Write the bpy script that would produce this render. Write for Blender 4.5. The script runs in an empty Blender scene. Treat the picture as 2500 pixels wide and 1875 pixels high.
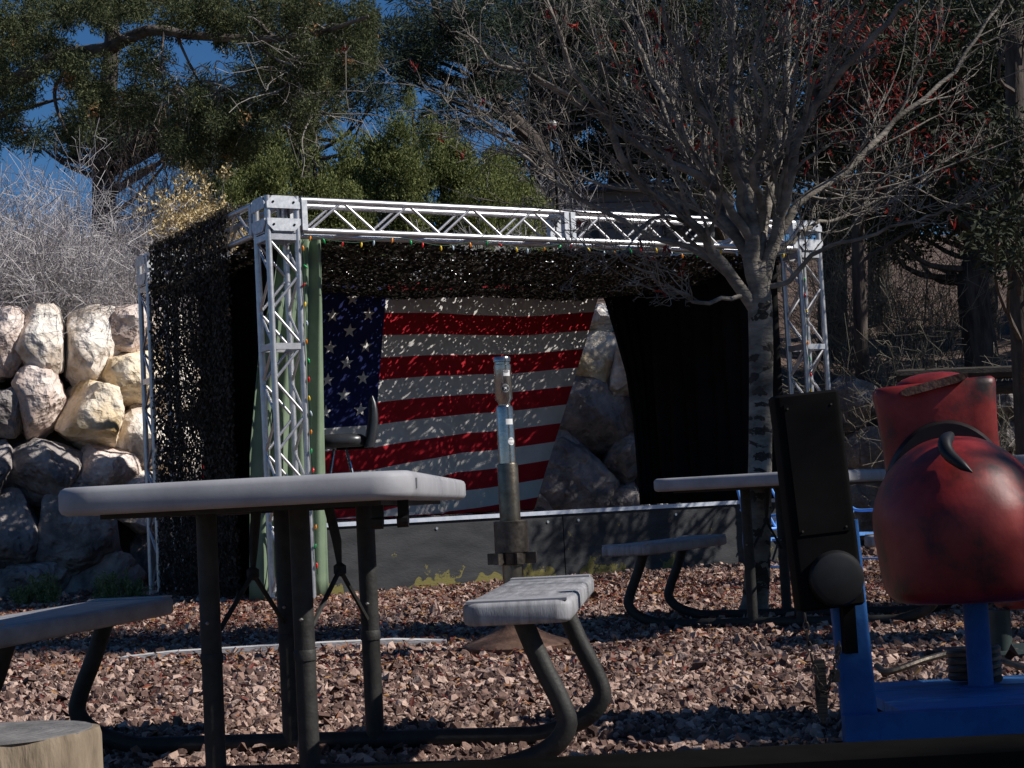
import bpy, bmesh, math, random
import numpy as np
from mathutils import Vector, Matrix, noise as mnoise
R = math.radians
sc = bpy.context.scene
col = sc.collection

# ------------------------------------------------------------------ camera
W_, H_ = 2500.0, 1875.0
FPX = 4200.0
CAMZ = 0.65
PITCH, ROLL = R(4.02), R(-3.0)
cd = bpy.data.cameras.new('camera'); cam = bpy.data.objects.new('camera', cd); col.objects.link(cam)
cd.sensor_width = 36.0; cd.lens = 36.0 * FPX / W_; cd.clip_start = 0.05; cd.clip_end = 2000
CM = Matrix.Rotation(R(90) + PITCH, 4, 'X') @ Matrix.Rotation(ROLL, 4, 'Z')
cam.matrix_world = Matrix.Translation((0, 0, CAMZ)) @ CM
sc.camera = cam
# ------------------------------------------------------------------ light
SUN_EL = R(39.0)
SUN_AZ = Vector((0.981, -0.195, 0)).normalized()
S_DIR = Vector((SUN_AZ.x * math.cos(SUN_EL), SUN_AZ.y * math.cos(SUN_EL), math.sin(SUN_EL)))
world = bpy.data.worlds.new('World'); sc.world = world; world.use_nodes = True
wn = world.node_tree; bg = wn.nodes['Background']
sky = wn.nodes.new('ShaderNodeTexSky'); sky.sky_type = 'NISHITA'; sky.sun_disc = False
sky.sun_elevation = SUN_EL; sky.sun_rotation = math.atan2(SUN_AZ.x, SUN_AZ.y)
sky.altitude = 1500; sky.air_density = 1.0; sky.dust_density = 0.0; sky.ozone_density = 6.0
hs = wn.nodes.new('ShaderNodeHueSaturation'); hs.inputs['Saturation'].default_value = 1.16
wn.links.new(sky.outputs[0], hs.inputs['Color']); wn.links.new(hs.outputs[0], bg.inputs[0]); bg.inputs[1].default_value = 0.062
sd = bpy.data.lights.new('sun', 'SUN'); sd.energy = 5.0; sd.angle = R(0.53); sd.color = (1.0, 0.95, 0.88)
so = bpy.data.objects.new('sun', sd); col.objects.link(so); so.location = (20, -5, 20)
so.rotation_euler = S_DIR.to_track_quat('Z', 'Y').to_euler()
sc.view_settings.view_transform = 'Standard'; sc.view_settings.look = 'None'
sc.view_settings.exposure = 0.18; sc.view_settings.gamma = 1.0; sc.view_settings.use_curve_mapping = False
sc.cycles.max_bounces = 5; sc.cycles.transparent_max_bounces = 4

# ------------------------------------------------------------------ helpers
def ray(px, py):
    return CM.to_3x3() @ Vector(((px - W_/2) / FPX, -(py - H_/2) / FPX, -1.0))
def at(px, py, Y):
    r = ray(px, py); return Vector((0, 0, CAMZ)) + r * (Y / r.y)
def tag(o, label=None, cat=None, group=None, kind=None):
    if label: o['label'] = label
    if cat: o['category'] = cat
    if group: o['group'] = group
    if kind: o['kind'] = kind
    return o
def empty(name, loc=(0, 0, 0), rz=0.0, label=None, cat=None, group=None):
    o = bpy.data.objects.new(name, None); col.objects.link(o); o.location = loc; o.rotation_euler = (0, 0, rz)
    o.empty_display_size = 0.1
    return tag(o, label, cat, group)
def rngf(seed): return np.random.default_rng(seed)

class MB:
    def __init__(s): s.V = []; s.F = []; s.n = 0
    def add(s, v, f):
        v = np.asarray(v, float).reshape(-1, 3); s.V.append(v)
        for fa in (f if isinstance(f, list) and len(f) and isinstance(f[0], np.ndarray) else [f]):
            if isinstance(fa, np.ndarray): s.F.append(fa + s.n)
            else:
                by = {}
                for t in fa: by.setdefault(len(t), []).append(t)
                for k, l in by.items(): s.F.append(np.array(l, int) + s.n)
        s.n += len(v); return s
    def box(s, c, size, M=None):
        c = np.array(c, float); h = np.array(size, float) / 2
        v = np.array([[x, y, z] for z in (-1, 1) for y in (-1, 1) for x in (-1, 1)], float) * h
        if M is not None: v = v @ np.array(M.to_3x3()).T
        return s.add(v + c, np.array([[0,2,3,1],[4,5,7,6],[0,1,5,4],[2,6,7,3],[0,4,6,2],[1,3,7,5]]))
    def tubes(s, P, Rr, sides=3):
        """P (N,K,3), Rr (N,K)"""
        P = np.asarray(P, float); Rr = np.asarray(Rr, float); N, K, _ = P.shape
        T = np.gradient(P, axis=1); T /= np.linalg.norm(T, axis=2, keepdims=True) + 1e-9
        m = T.mean(axis=1); ref = np.where((np.abs(m[:, 2:3]) > 0.8), np.array([[1., 0, 0]]), np.array([[0, 0, 1.]]))
        A = np.cross(T, ref[:, None, :]); A /= np.linalg.norm(A, axis=2, keepdims=True) + 1e-9
        B = np.cross(T, A)
        th = np.arange(sides) * 2 * np.pi / sides
        V = P[:, :, None, :] + Rr[:, :, None, None] * (A[:, :, None, :] * np.cos(th)[None, None, :, None] + B[:, :, None, :] * np.sin(th)[None, None, :, None])
        V = V.reshape(-1, 3)
        b = (np.arange(N) * K * sides)[:, None, None]; k = (np.arange(K - 1) * sides)[None, :, None]
        j = np.arange(sides)[None, None, :]; j2 = (j + 1) % sides
        q = np.stack([b + k + j, b + k + sides + j, b + k + sides + j2, b + k + j2], axis=-1).reshape(-1, 4)
        fs = [q[:, ::-1].copy()]
        if sides > 4:
            c0 = (np.arange(N) * K * sides)[:, None] + np.arange(sides)[None, :]
            fs += [c0.copy(), (c0 + (K - 1) * sides)[:, ::-1].copy()]
        s.V.append(V)
        for f in fs: s.F.append(f + s.n)
        s.n += len(V); return s
    def tube(s, pts, r, sides=10):
        pts = np.array([list(p) for p in pts], float)
        r = np.full(len(pts), r, float) if np.isscalar(r) else np.array(r, float)
        T = np.gradient(pts, axis=0); T /= np.linalg.norm(T, axis=1, keepdims=True) + 1e-9
        a = np.cross(T[0], [0, 0, 1.0] if abs(T[0][2]) < .8 else [1.0, 0, 0]); V = []; th = np.arange(sides) * 2 * np.pi / sides
        for i in range(len(pts)):
            a = a - T[i] * (a @ T[i]); a /= np.linalg.norm(a) + 1e-9; b = np.cross(T[i], a)
            V.append(pts[i] + r[i] * (np.cos(th)[:, None] * a + np.sin(th)[:, None] * b))
        return s.loft(V)
    def lathe(s, prof, sides=24, c=(0, 0, 0), cap=True):
        c = np.array(c, float); K = len(prof); th = np.arange(sides) * 2 * np.pi / sides
        v = np.array([[r * np.cos(t), r * np.sin(t), z] for r, z in prof for t in th]) + c
        f = [[k*sides + j, k*sides + (j+1) % sides, (k+1)*sides + (j+1) % sides, (k+1)*sides + j] for k in range(K-1) for j in range(sides)]
        if cap: f += [list(range(sides))[::-1], [(K-1)*sides + j for j in range(sides)]]
        return s.add(v, f)
    def loft(s, loops, cap=True):
        n = len(loops[0]); v = np.concatenate([np.asarray(l, float) for l in loops]); K = len(loops)
        f = [[k*n + j, k*n + (j+1) % n, (k+1)*n + (j+1) % n, (k+1)*n + j] for k in range(K-1) for j in range(n)]
        if cap: f += [list(range(n))[::-1], [(K-1)*n + j for j in range(n)]]
        return s.add(v, f)
    def grid(s, P):
        P = np.asarray(P, float); a, b, _ = P.shape
        i = np.arange(a - 1)[:, None] * b + np.arange(b - 1)[None, :]
        return s.add(P.reshape(-1, 3), np.stack([i, i + 1, i + b + 1, i + b], -1).reshape(-1, 4))
    def mesh(s, name, mats, smooth=False, midx=None):
        me = bpy.data.meshes.new(name)
        V = np.concatenate(s.V); me.vertices.add(len(V)); me.vertices.foreach_set('co', V.ravel())
        lv = np.concatenate([f.ravel() for f in s.F]); tot = np.concatenate([np.full(len(f), f.shape[1]) for f in s.F])
        me.loops.add(len(lv)); me.loops.foreach_set('vertex_index', lv.astype(np.int32))
        st = np.concatenate([[0], np.cumsum(tot)[:-1]])
        me.polygons.add(len(tot)); me.polygons.foreach_set('loop_start', st.astype(np.int32))
        if midx is not None: me.polygons.foreach_set('material_index', np.asarray(midx, np.int32))
        me.polygons.foreach_set('use_smooth', np.full(len(tot), bool(smooth)))
        me.update(calc_edges=True)
        for m in (mats if isinstance(mats, list) else [mats]): me.materials.append(m)
        if smooth: me.set_sharp_from_angle(angle=R(smooth if smooth is not True else 40))
        return me
    def build(s, name, mats, parent=None, smooth=False, midx=None):
        return obj(name, s.mesh(name, mats, smooth, midx), parent)
def obj(name, me, parent=None, loc=None, rot=None):
    o = bpy.data.objects.new(name, me); col.objects.link(o)
    if parent is not None: o.parent = parent
    if loc is not None: o.location = loc
    if rot is not None: o.rotation_euler = rot
    return o
def place(o, M):
    o.location = M.to_translation(); o.rotation_euler = M.to_euler(); return o
def align(a, b):
    """matrix taking +Z of length 1 to the segment a-b"""
    a = Vector(a); d = Vector(b) - a
    return Matrix.Translation(a) @ d.to_track_quat('Z', 'Y').to_matrix().to_4x4()
def rrect(w, l, r, z, n=5):
    p = []
    for cx, cy, a0 in ((w/2-r, l/2-r, 0), (-w/2+r, l/2-r, 90), (-w/2+r, -l/2+r, 180), (w/2-r, -l/2+r, 270)):
        for k in range(n + 1):
            a = R(a0 + 90 * k / n); p.append((cx + r*math.cos(a), cy + r*math.sin(a), z))
    return p
def slab(mb, w, l, t, r, e=0.012, z0=0.0):
    L = []
    for dz, ins in ((0, e*1.2), (e*.35, e*.35), (e, 0), (t-e, 0), (t-e*.35, e*.3), (t, e)):
        L.append(rrect(w-2*ins, l-2*ins, max(r-ins, .004), z0+dz))
    return mb.loft(L)
def spline(pts, n=24):
    P = np.array([list(p) for p in pts], float); m = len(P)
    Q = np.vstack([2*P[0]-P[1], P, 2*P[-1]-P[-2]]); out = []
    for t in np.linspace(0, m - 1 - 1e-6, n):
        i = int(t); f = t - i; a, b, c, d = Q[i], Q[i+1], Q[i+2], Q[i+3]
        out.append(.5*((2*b)+(-a+c)*f+(2*a-5*b+4*c-d)*f*f+(-a+3*b-3*c+d)*f**3))
    return np.array(out)

# ------------------------------------------------------------------ materials
def mat(name, c1, c2=None, scale=5.0, rough=0.7, metal=0.0, bump=0.0, bscale=None, island=None, c3=None, detail=6, spec=0.3, trans=0.0, lo=.35, hi=.65, stretch=None):
    m = bpy.data.materials.new(name); m.use_nodes = True; nt = m.node_tree; N = nt.nodes; L = nt.links
    p = N['Principled BSDF']; p.inputs['Roughness'].default_value = rough; p.inputs['Metallic'].default_value = metal
    p.inputs['Specular IOR Level'].default_value = spec
    tc = N.new('ShaderNodeTexCoord'); vec = tc.outputs['Object']
    if stretch:
        mp = N.new('ShaderNodeMapping'); mp.inputs['Scale'].default_value = stretch; L.new(vec, mp.inputs[0]); vec = mp.outputs[0]
    if c2 is None: p.inputs['Base Color'].default_value = (*c1, 1)
    else:
        rp = N.new('ShaderNodeValToRGB'); e = rp.color_ramp.elements
        e[0].position = lo; e[0].color = (*c1, 1); e[1].position = hi; e[1].color = (*c2, 1)
        if c3: x = e.new((lo + hi) / 2); x.color = (*c3, 1)
        if island:
            g = N.new('ShaderNodeNewGeometry'); e[0].position = 0.0; e[-1].position = 1.0
            if c3: e[1].position = .5
            L.new(g.outputs['Random Per Island'], rp.inputs[0])
        else:
            no = N.new('ShaderNodeTexNoise'); no.inputs['Scale'].default_value = scale; no.inputs['Detail'].default_value = detail
            no.inputs['Roughness'].default_value = .62
            L.new(vec, no.inputs['Vector']); L.new(no.outputs['Fac'], rp.inputs[0])
        L.new(rp.outputs[0], p.inputs['Base Color'])
        if trans:
            tr = N.new('ShaderNodeBsdfTranslucent'); L.new(rp.outputs[0], tr.inputs[0]); mx = N.new('ShaderNodeMixShader')
            mx.inputs[0].default_value = trans; L.new(p.outputs[0], mx.inputs[1]); L.new(tr.outputs[0], mx.inputs[2])
            L.new(mx.outputs[0], N['Material Output'].inputs[0])
    if bump:
        nb = N.new('ShaderNodeTexNoise'); nb.inputs['Scale'].default_value = bscale or scale * 4; nb.inputs['Detail'].default_value = 8
        L.new(vec, nb.inputs['Vector']); b = N.new('ShaderNodeBump'); b.inputs['Strength'].default_value = bump; b.inputs['Distance'].default_value = .09 if name.startswith('rock') else .02
        hsrc = nb.outputs['Fac']
        if name.startswith('rock'):
            nd = N.new('ShaderNodeTexNoise'); nd.inputs['Scale'].default_value = 4; L.new(vec, nd.inputs['Vector'])
            mv = N.new('ShaderNodeMix'); mv.data_type = 'VECTOR'; mv.inputs[0].default_value = .35; L.new(vec, mv.inputs[4]); L.new(nd.outputs['Color'], mv.inputs[5])
            vo = N.new('ShaderNodeTexVoronoi'); vo.inputs['Scale'].default_value = 5.5; vo.feature = 'F1'; L.new(mv.outputs[1], vo.inputs['Vector'])
            ad = N.new('ShaderNodeMath'); ad.operation = 'MULTIPLY_ADD'; ad.inputs[1].default_value = .75; L.new(vo.outputs['Distance'], ad.inputs[0]); L.new(hsrc, ad.inputs[2]); hsrc = ad.outputs[0]
        L.new(hsrc, b.inputs['Height']); L.new(b.outputs[0], p.inputs['Normal'])
    return m
M = {}
M['soil'] = mat('soil', (.085, .055, .043), (.17, .12, .095), 3, .95, bump=.6, bscale=30)
M['gravel'] = mat('gravel', (.058, .033, .028), (.50, .36, .295), island=True, c3=(.195, .120, .096), rough=.9, bump=.5, bscale=60)
M['leaf_litter'] = mat('leaf_litter', (.075, .018, .014), (.34, .19, .08), island=True, c3=(.17, .042, .030), rough=.8)
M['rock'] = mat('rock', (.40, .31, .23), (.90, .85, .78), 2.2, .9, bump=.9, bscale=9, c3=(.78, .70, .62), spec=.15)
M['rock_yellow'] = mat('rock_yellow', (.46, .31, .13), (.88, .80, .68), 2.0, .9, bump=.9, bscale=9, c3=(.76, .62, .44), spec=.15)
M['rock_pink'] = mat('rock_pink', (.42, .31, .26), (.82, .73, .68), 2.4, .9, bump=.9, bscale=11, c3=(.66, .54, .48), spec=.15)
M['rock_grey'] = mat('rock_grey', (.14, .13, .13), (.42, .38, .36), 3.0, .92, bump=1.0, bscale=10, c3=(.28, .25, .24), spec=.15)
M['alu'] = mat('aluminium', (.46, .46, .48), (.60, .60, .62), 14, .40, .8, bump=.04, bscale=90, spec=.5)
M['galv'] = mat('galvanised', (.42, .44, .47), (.62, .64, .67), 30, .5, .6, spec=.5)
M['net'] = mat('camouflage_net', (.022, .019, .016), (.12, .105, .088), island=True, c3=(.052, .045, .038), rough=.95, spec=.1, trans=.35)
M['black_cloth'] = mat('black_cloth', (.010, .010, .011), (.017, .017, .018), 3, .95, spec=.08)
M['green_cloth'] = mat('green_cloth', (.13, .18, .12), (.18, .235, .16), 4, .85, spec=.2)
M['flag_red'] = mat('flag_red', (.38, .012, .022), (.44, .02, .03), 6, .85, bump=.15, bscale=200, spec=.15)
M['flag_white'] = mat('flag_white', (.62, .59, .56), (.72, .70, .67), 5, .85, bump=.15, bscale=200, spec=.15)
M['flag_blue'] = mat('flag_blue', (.012, .018, .085), (.018, .027, .11), 6, .85, bump=.15, bscale=200, spec=.15)
M['panel'] = mat('black_plywood', (.038, .040, .043), (.060, .062, .066), 3.5, .85, bump=.2, bscale=40, stretch=(1, 1, 3), spec=.08)
nt = M['panel'].node_tree; N_ = nt.nodes; p_ = N_['Principled BSDF']; src = p_.inputs['Base Color'].links[0].from_socket
tc_ = N_.new('ShaderNodeTexCoord'); sx_ = N_.new('ShaderNodeSeparateXYZ'); nt.links.new(tc_.outputs['Object'], sx_.inputs[0])
mr = N_.new('ShaderNodeMapRange'); mr.inputs[1].default_value = .22; mr.inputs[2].default_value = .0; mr.inputs[3].default_value = .36; mr.inputs[4].default_value = .62; nt.links.new(sx_.outputs[2], mr.inputs[0])
nz = N_.new('ShaderNodeTexNoise'); nz.inputs['Scale'].default_value = 7; nz.inputs['Detail'].default_value = 9; nz.inputs['Roughness'].default_value = .75; nt.links.new(tc_.outputs['Object'], nz.inputs['Vector'])
lt = N_.new('ShaderNodeMath'); lt.operation = 'LESS_THAN'; nt.links.new(nz.outputs['Fac'], lt.inputs[0]); nt.links.new(mr.outputs[0], lt.inputs[1])
nz2 = N_.new('ShaderNodeTexNoise'); nz2.inputs['Scale'].default_value = 2.2; nt.links.new(tc_.outputs['Object'], nz2.inputs['Vector'])
gt_ = N_.new('ShaderNodeMath'); gt_.operation = 'GREATER_THAN'; gt_.inputs[1].default_value = .50; nt.links.new(nz2.outputs['Fac'], gt_.inputs[0])
ml = N_.new('ShaderNodeMath'); ml.operation = 'MULTIPLY'; nt.links.new(lt.outputs[0], ml.inputs[0]); nt.links.new(gt_.outputs[0], ml.inputs[1])
mc = N_.new('ShaderNodeMix'); mc.data_type = 'RGBA'; mc.inputs[7].default_value = (.17, .15, .055, 1); nt.links.new(ml.outputs[0], mc.inputs[0]); nt.links.new(src, mc.inputs[6]); nt.links.new(mc.outputs[2], p_.inputs['Base Color'])
M['trim'] = mat('trim_metal', (.45, .50, .60), (.60, .64, .72), 20, .5, .3)
M['deck'] = mat('deck', (.05, .05, .05), (.09, .085, .08), 4, .8)
M['grey_plastic'] = mat('grey_plastic', (.25, .25, .27), (.33, .33, .35), 9, .6, bump=.03, bscale=300, spec=.3)
M['worn_plastic'] = mat('worn_plastic', (.20, .20, .21), (.36, .36, .38), 9, .55, bump=.1, bscale=60, stretch=(6, .6, 1))
M['leg'] = mat('dark_powder_coat', (.018, .018, .0175), (.036, .035, .033), 25, .6, bump=.1, bscale=120)
M['strap'] = mat('black_strap', (.018, .018, .018), (.035, .034, .032), 30, .8)
M['bolt'] = mat('bolt', (.6, .6, .6), None, rough=.35, metal=.9)
M['steel'] = mat('polished_steel', (.30, .295, .285), (.46, .45, .44), 18, .22, .95, bump=.05, bscale=60, spec=.5)
M['brown_steel'] = mat('browned_steel', (.10, .085, .065), (.22, .19, .15), 14, .36, .85, bump=.1, bscale=40)
M['dark_steel'] = mat('dark_steel', (.045, .038, .034), (.13, .11, .09), 16, .45, .7, bump=.15, bscale=40)
M['rust'] = mat('rusty_steel', (.09, .05, .035), (.20, .12, .085), 12, .6, .4, bump=.2, bscale=60)
M['sticker_white'] = mat('sticker_white', (.72, .72, .72), None, rough=.5)
M['sticker_black'] = mat('sticker_black', (.015, .015, .018), None, rough=.4)
M['ink'] = mat('ink_grey', (.22, .22, .23), None, rough=.6)
M['white_paint'] = mat('weathered_white', (.42, .40, .38), (.72, .71, .70), 9, .7, bump=.2, bscale=40, stretch=(1, 6, 6))
M['red_paint'] = mat('worn_red_paint', (.020, .008, .008), (.27, .030, .026), 6, .48, bump=.05, bscale=45, c3=(.21, .014, .012), lo=.36, hi=.66, detail=10, spec=.4)
M['black_rubber'] = mat('black_rubber', (.006, .006, .007), (.012, .012, .014), 20, .45)
M['black_paint'] = mat('black_paint', (.003, .003, .0033), (.006, .006, .0066), 8, .7, spec=.05)
M['blue_paint'] = mat('blue_paint', (.016, .075, .24), (.032, .13, .36), 7, .6, bump=.1, bscale=50, spec=.15)
M['blue_worn'] = mat('worn_blue_planks', (.16, .12, .09), (.06, .20, .48), 4, .6, bump=.25, bscale=40, c3=(.035, .13, .33), lo=.30, hi=.5, stretch=(1, 5, 1))
M['light_blue'] = mat('light_blue_paint', (.12, .32, .74), (.17, .40, .84), 12, .5)
M['green_steel'] = mat('dark_green_steel', (.02, .03, .03), (.04, .055, .05), 10, .5)
M['bark_pale'] = mat('pale_bark', (.055, .048, .042), (.27, .24, .205), 5, .9, bump=.6, bscale=25, c3=(.15, .135, .115), lo=.3, hi=.62, stretch=(1, 1, 2.2))
M['bark_scar'] = mat('bark_scar', (.03, .026, .022), (.06, .05, .042), 20, .95, bump=.8, bscale=50)
M['bark_dark'] = mat('dark_bark', (.035, .028, .024), (.10, .082, .070), 6, .95, bump=.8, bscale=20, stretch=(2, 2, .5))
M['bark_grey'] = mat('grey_juniper_bark', (.04, .032, .027), (.18, .155, .135), 6, .95, bump=.7, bscale=25, stretch=(1, 1, 1))
M['dead_twig'] = mat('dead_twig', (.14, .12, .105), (.38, .35, .32), island=True, rough=.9)
M['brush'] = mat('grey_brush', (.24, .22, .225), (.58, .55, .55), island=True, c3=(.42, .395, .40), rough=.9)
M['red_twig'] = mat('reddish_twig', (.15, .095, .08), (.36, .28, .24), island=True, rough=.9)
M['olive_brush'] = mat('olive_brush', (.09, .085, .06), (.24, .21, .17), island=True, rough=.9)
M['dry_flower'] = mat('dry_flower', (.45, .33, .15), (.74, .60, .34), island=True, rough=.95)
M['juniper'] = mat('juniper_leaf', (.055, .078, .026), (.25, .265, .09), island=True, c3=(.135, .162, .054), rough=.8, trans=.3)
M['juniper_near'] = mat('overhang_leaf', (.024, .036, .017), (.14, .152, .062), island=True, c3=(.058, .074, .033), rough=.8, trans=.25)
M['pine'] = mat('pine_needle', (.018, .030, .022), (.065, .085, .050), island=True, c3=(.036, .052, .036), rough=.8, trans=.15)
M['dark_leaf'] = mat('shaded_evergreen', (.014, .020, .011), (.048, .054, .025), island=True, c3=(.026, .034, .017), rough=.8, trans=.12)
M['brown_needle'] = mat('brown_needle', (.16, .075, .03), (.33, .18, .08), island=True, rough=.9)
M['red_leaf'] = mat('red_leaf', (.10, .010, .012), (.32, .05, .025), island=True, c3=(.20, .018, .018), rough=.7, trans=.35)
M['weed'] = mat('weed_leaf', (.10, .15, .05), (.30, .33, .16), island=True, rough=.8, trans=.2)
M['endgrain'] = mat('grey_end_grain', (.10, .097, .095), (.22, .21, .205), 6, .9, bump=.4, bscale=30)
M['log_bark'] = mat('stripped_log', (.045, .034, .025), (.24, .19, .135), 7, .85, bump=.6, bscale=20, c3=(.17, .132, .092), lo=.3, hi=.6, stretch=(2, 2, .5))
M['timber'] = mat('dark_timber', (.030, .026, .022), (.065, .056, .048), 6, .9, bump=.4, bscale=30, stretch=(.4, 4, 4))
M['rail_black'] = mat('black_rail', (.004, .004, .004), (.008, .008, .008), 6, 1.0, spec=.0)
M['siding'] = mat('grey_siding', (.15, .155, .17), (.20, .205, .22), 3, .85)
M['roofing'] = mat('roofing', (.05, .05, .055), (.08, .08, .085), 8, .9)
M['globe'] = mat('white_globe', (.80, .80, .78), None, rough=.3)
M['vinyl'] = mat('black_vinyl', (.022, .024, .027), (.035, .037, .041), 10, .33, spec=.5)
M['chrome'] = mat('chrome', (.75, .75, .76), None, rough=.18, metal=1.0)
M['cable'] = mat('green_cable', (.02, .06, .035), None, rough=.6)
for k, c in dict(b_red=(.65, .02, .02), b_green=(.02, .35, .10), b_yellow=(.75, .5, .03), b_orange=(.8, .25, .02), b_white=(.45, .55, .62)).items():
    M[k] = mat(k, c, None, rough=.25, spec=.5)

# ------------------------------------------------------------------ ground and hill
WX = [-40, -9, -6, -4.6, -3.9, -3.2, -1, 1.5, 3.2, 5, 8, 40]
WY = [14.5, 15.9, 16.4, 16.9, 17.3, 18.3, 19.4, 19.7, 18.6, 17.6, 16.6, 15.5]
TX = [-40, -4, -1, 2, 3.2, 4.5, 40]
TZ = [2.75, 2.75, 2.9, 2.8, 2.0, 1.65, 1.6]
def wall_y(x): return float(np.interp(x, WX, WY))
def wall_top(x): return float(np.interp(x, TX, TZ))
def ground_z(x, y):
    w = np.interp(x, WX, WY); t = np.interp(x, TX, TZ)
    k = y - w
    slope = np.where(k < 30, .20 * k, 6 + .07 * (k - 30))
    slope = np.minimum(slope, 10.0)
    up = np.clip((k - .25) / .35, 0, 1) * (t - .25) + np.where(k > .6, slope - .12, 0)
    return up + np.where(k > .6, .15 * np.sin(x * .9 + y * .5) * np.clip((k - .6) / 3, 0, 1), 0)
xs = np.concatenate([np.linspace(-300, -14, 14), np.linspace(-12, 12, 97), np.linspace(14, 300, 14)])
ys = np.concatenate([np.linspace(-60, 2, 8), np.linspace(3, 26, 93), np.linspace(27, 60, 24), np.linspace(70, 900, 12)])
GX, GY = np.meshgrid(xs, ys, indexing='ij')
gz = ground_z(GX, GY)
g = MB().grid(np.stack([GX, GY, gz], -1)); g.F[0] = g.F[0][:, ::-1].copy()
tag(g.build('ground', M['soil'], smooth=60), kind='structure')

# gravel: angular stones
def stones(seed, n, xr, yr, smin, smax, inside=None):
    r = rngf(seed); x = r.uniform(*xr, n); y = r.uniform(*yr, n)
    if inside is not None:
        k = inside(x, y); x, y = x[k], y[k]
    n = len(x); s = np.clip((smin + smax)/2*.86*np.exp(r.normal(0, .42, n)), smin*.7, smax*1.7)
    base = np.array([[1,0,-.2],[.3,.9,-.3],[-.8,.6,-.2],[-.8,-.6,-.3],[.3,-.9,-.2],[.55,.35,.8],[-.5,.45,.7],[-.15,-.7,.85]], float)
    V = base[None] * r.uniform(.45, 1.35, (n, 8, 3)); V[..., 2] *= r.uniform(.45, 1.0, (n, 1))
    a = r.uniform(0, 6.283, n); ca, sa = np.cos(a), np.sin(a)
    tx = r.normal(0, .55, n)
    z2 = V[..., 2] + V[..., 0] * tx[:, None]
    V = np.stack([V[..., 0]*ca[:, None] - V[..., 1]*sa[:, None], V[..., 0]*sa[:, None] + V[..., 1]*ca[:, None], z2], -1) * s[:, None, None]
    V += np.stack([x, y, ground_z(x, y) + s * r.uniform(-.05, .55, n)], -1)[:, None]
    f = np.array([[0,1,5],[1,6,5],[1,2,6],[2,3,6],[3,7,6],[3,4,7],[4,0,7],[0,5,7],[5,6,7]])
    F = (np.arange(n)[:, None, None] * 8 + f[None]).reshape(-1, 3)
    return V.reshape(-1, 3), F
def infr(pad):
    return lambda x, y: (np.abs(x) < .305 * y + pad) & (y < np.interp(x, WX, WY) + .3)
gm = MB()
for a in ((1, 40000, (-2.2, 2.2), (3.7, 6.4), .006, .0165, infr(.25)), (2, 54000, (-3.4, 3.4), (6.4, 10.2), .008, .0185, infr(.25)),
          (3, 48000, (-5.0, 5.0), (10.2, 15.5), .011, .022, infr(.2)), (4, 5000, (-5.5, 5.5), (15.5, 18), .016, .034, infr(.3)),
          (5, 4000, (-4, 4), (1.5, 3.9), .009, .02, None)):
    gm.add(*stones(*a))
tag(gm.build('gravel', M['gravel']), 'pink and tan crushed gravel covering the ground', 'gravel', kind='stuff')
def leaves(mb, C, D, L, Wd, r):
    """diamond leaves: centres C, unit dirs D, lengths, widths"""
    n = len(C); side = np.cross(D, r.normal(size=(n, 3))); side /= np.linalg.norm(side, axis=1, keepdims=True) + 1e-9
    L = np.broadcast_to(L, n)[:, None]; Wd = np.broadcast_to(Wd, n)[:, None]
    nrm = np.cross(D, side)
    V = np.stack([C - D*L*.5, C + side*Wd*.5 + nrm*Wd*.2, C + D*L*.5, C - side*Wd*.5 + nrm*Wd*.2], 1).reshape(-1, 3)
    mb.add(V, np.arange(4*n).reshape(n, 4)); return mb
def unit(a): return a / (np.linalg.norm(a, axis=-1, keepdims=True) + 1e-9)
r = rngf(11); lm = MB()
n = 30000; x = r.uniform(-4.5, 4.5, n); y = 4.2 + 10.8 * r.beta(2.6, 1.7, n); k = r.random(n) < .35 + .65*(np.sin(x*1.1 + y*2.3)*np.sin(y*1.4 - x*.6) > -.1); x, y = x[k], y[k]; n = len(x); k = (np.abs(x) < .31*y + .3); x, y = x[k], y[k]; n = len(x)
d = unit(np.stack([r.normal(size=n), r.normal(size=n), r.normal(0, .45, n)], -1))
leaves(lm, np.stack([x, y, ground_z(x, y) + r.uniform(.012, .035, n)], -1), d, r.uniform(.022, .055, n), r.uniform(.006, .018, n), r)
tag(lm.build('fallen_leaves', M['leaf_litter']), 'red and brown fallen leaves scattered over the gravel', 'leaves', kind='stuff')

# ------------------------------------------------------------------ boulder wall
wall = empty('boulder_wall', (-5, 16.6, 0), 0, 'stacked pale boulder retaining wall behind the stage', 'wall')
BV = None
def boulder(c, size, seed, mname, rz=0.0, tilt=0.0):
    global BV
    if BV is None:
        bm = bmesh.new(); bmesh.ops.create_icosphere(bm, subdivisions=4, radius=1)
        bm.verts.ensure_lookup_table(); BV = (np.array([v.co[:] for v in bm.verts]), np.array([[v.index for v in f.verts] for f in bm.faces])); bm.free()
    r = rngf(seed); V = BV[0].copy(); sg = np.sign(V); V = sg * np.abs(V) ** .60
    for _ in range(17):
        nv = unit(r.normal(size=3)); cc = r.uniform(.70, 1.0); dd = V @ nv; k = dd > cc
        V[k] -= (dd[k] - cc)[:, None] * nv * .94
    V /= np.abs(V).max(axis=0)
    off = r.uniform(0, 90, 3)
    for i in range(len(V)):
        p = Vector(V[i] * 1.3 + off)
        V[i] *= 1.03 + .07 * mnoise.noise(p * 1.7) - .10 * abs(mnoise.noise(p * 2.9)) - .05 * abs(mnoise.noise(p * 6.3)) - .028 * abs(mnoise.noise(p * 13)) + .012 * mnoise.noise(p * 24)
    V *= np.array(size) / 2
    V = V @ np.array(Matrix.Rotation(tilt, 3, 'Y') @ Matrix.Rotation(rz, 3, 'Z')).T
    o = MB().add(V, BV[1]).build('boulder', M[mname], wall, smooth=True)
    o.location = Vector(c) - Vector((-5, 16.6, 0)); return o
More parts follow.
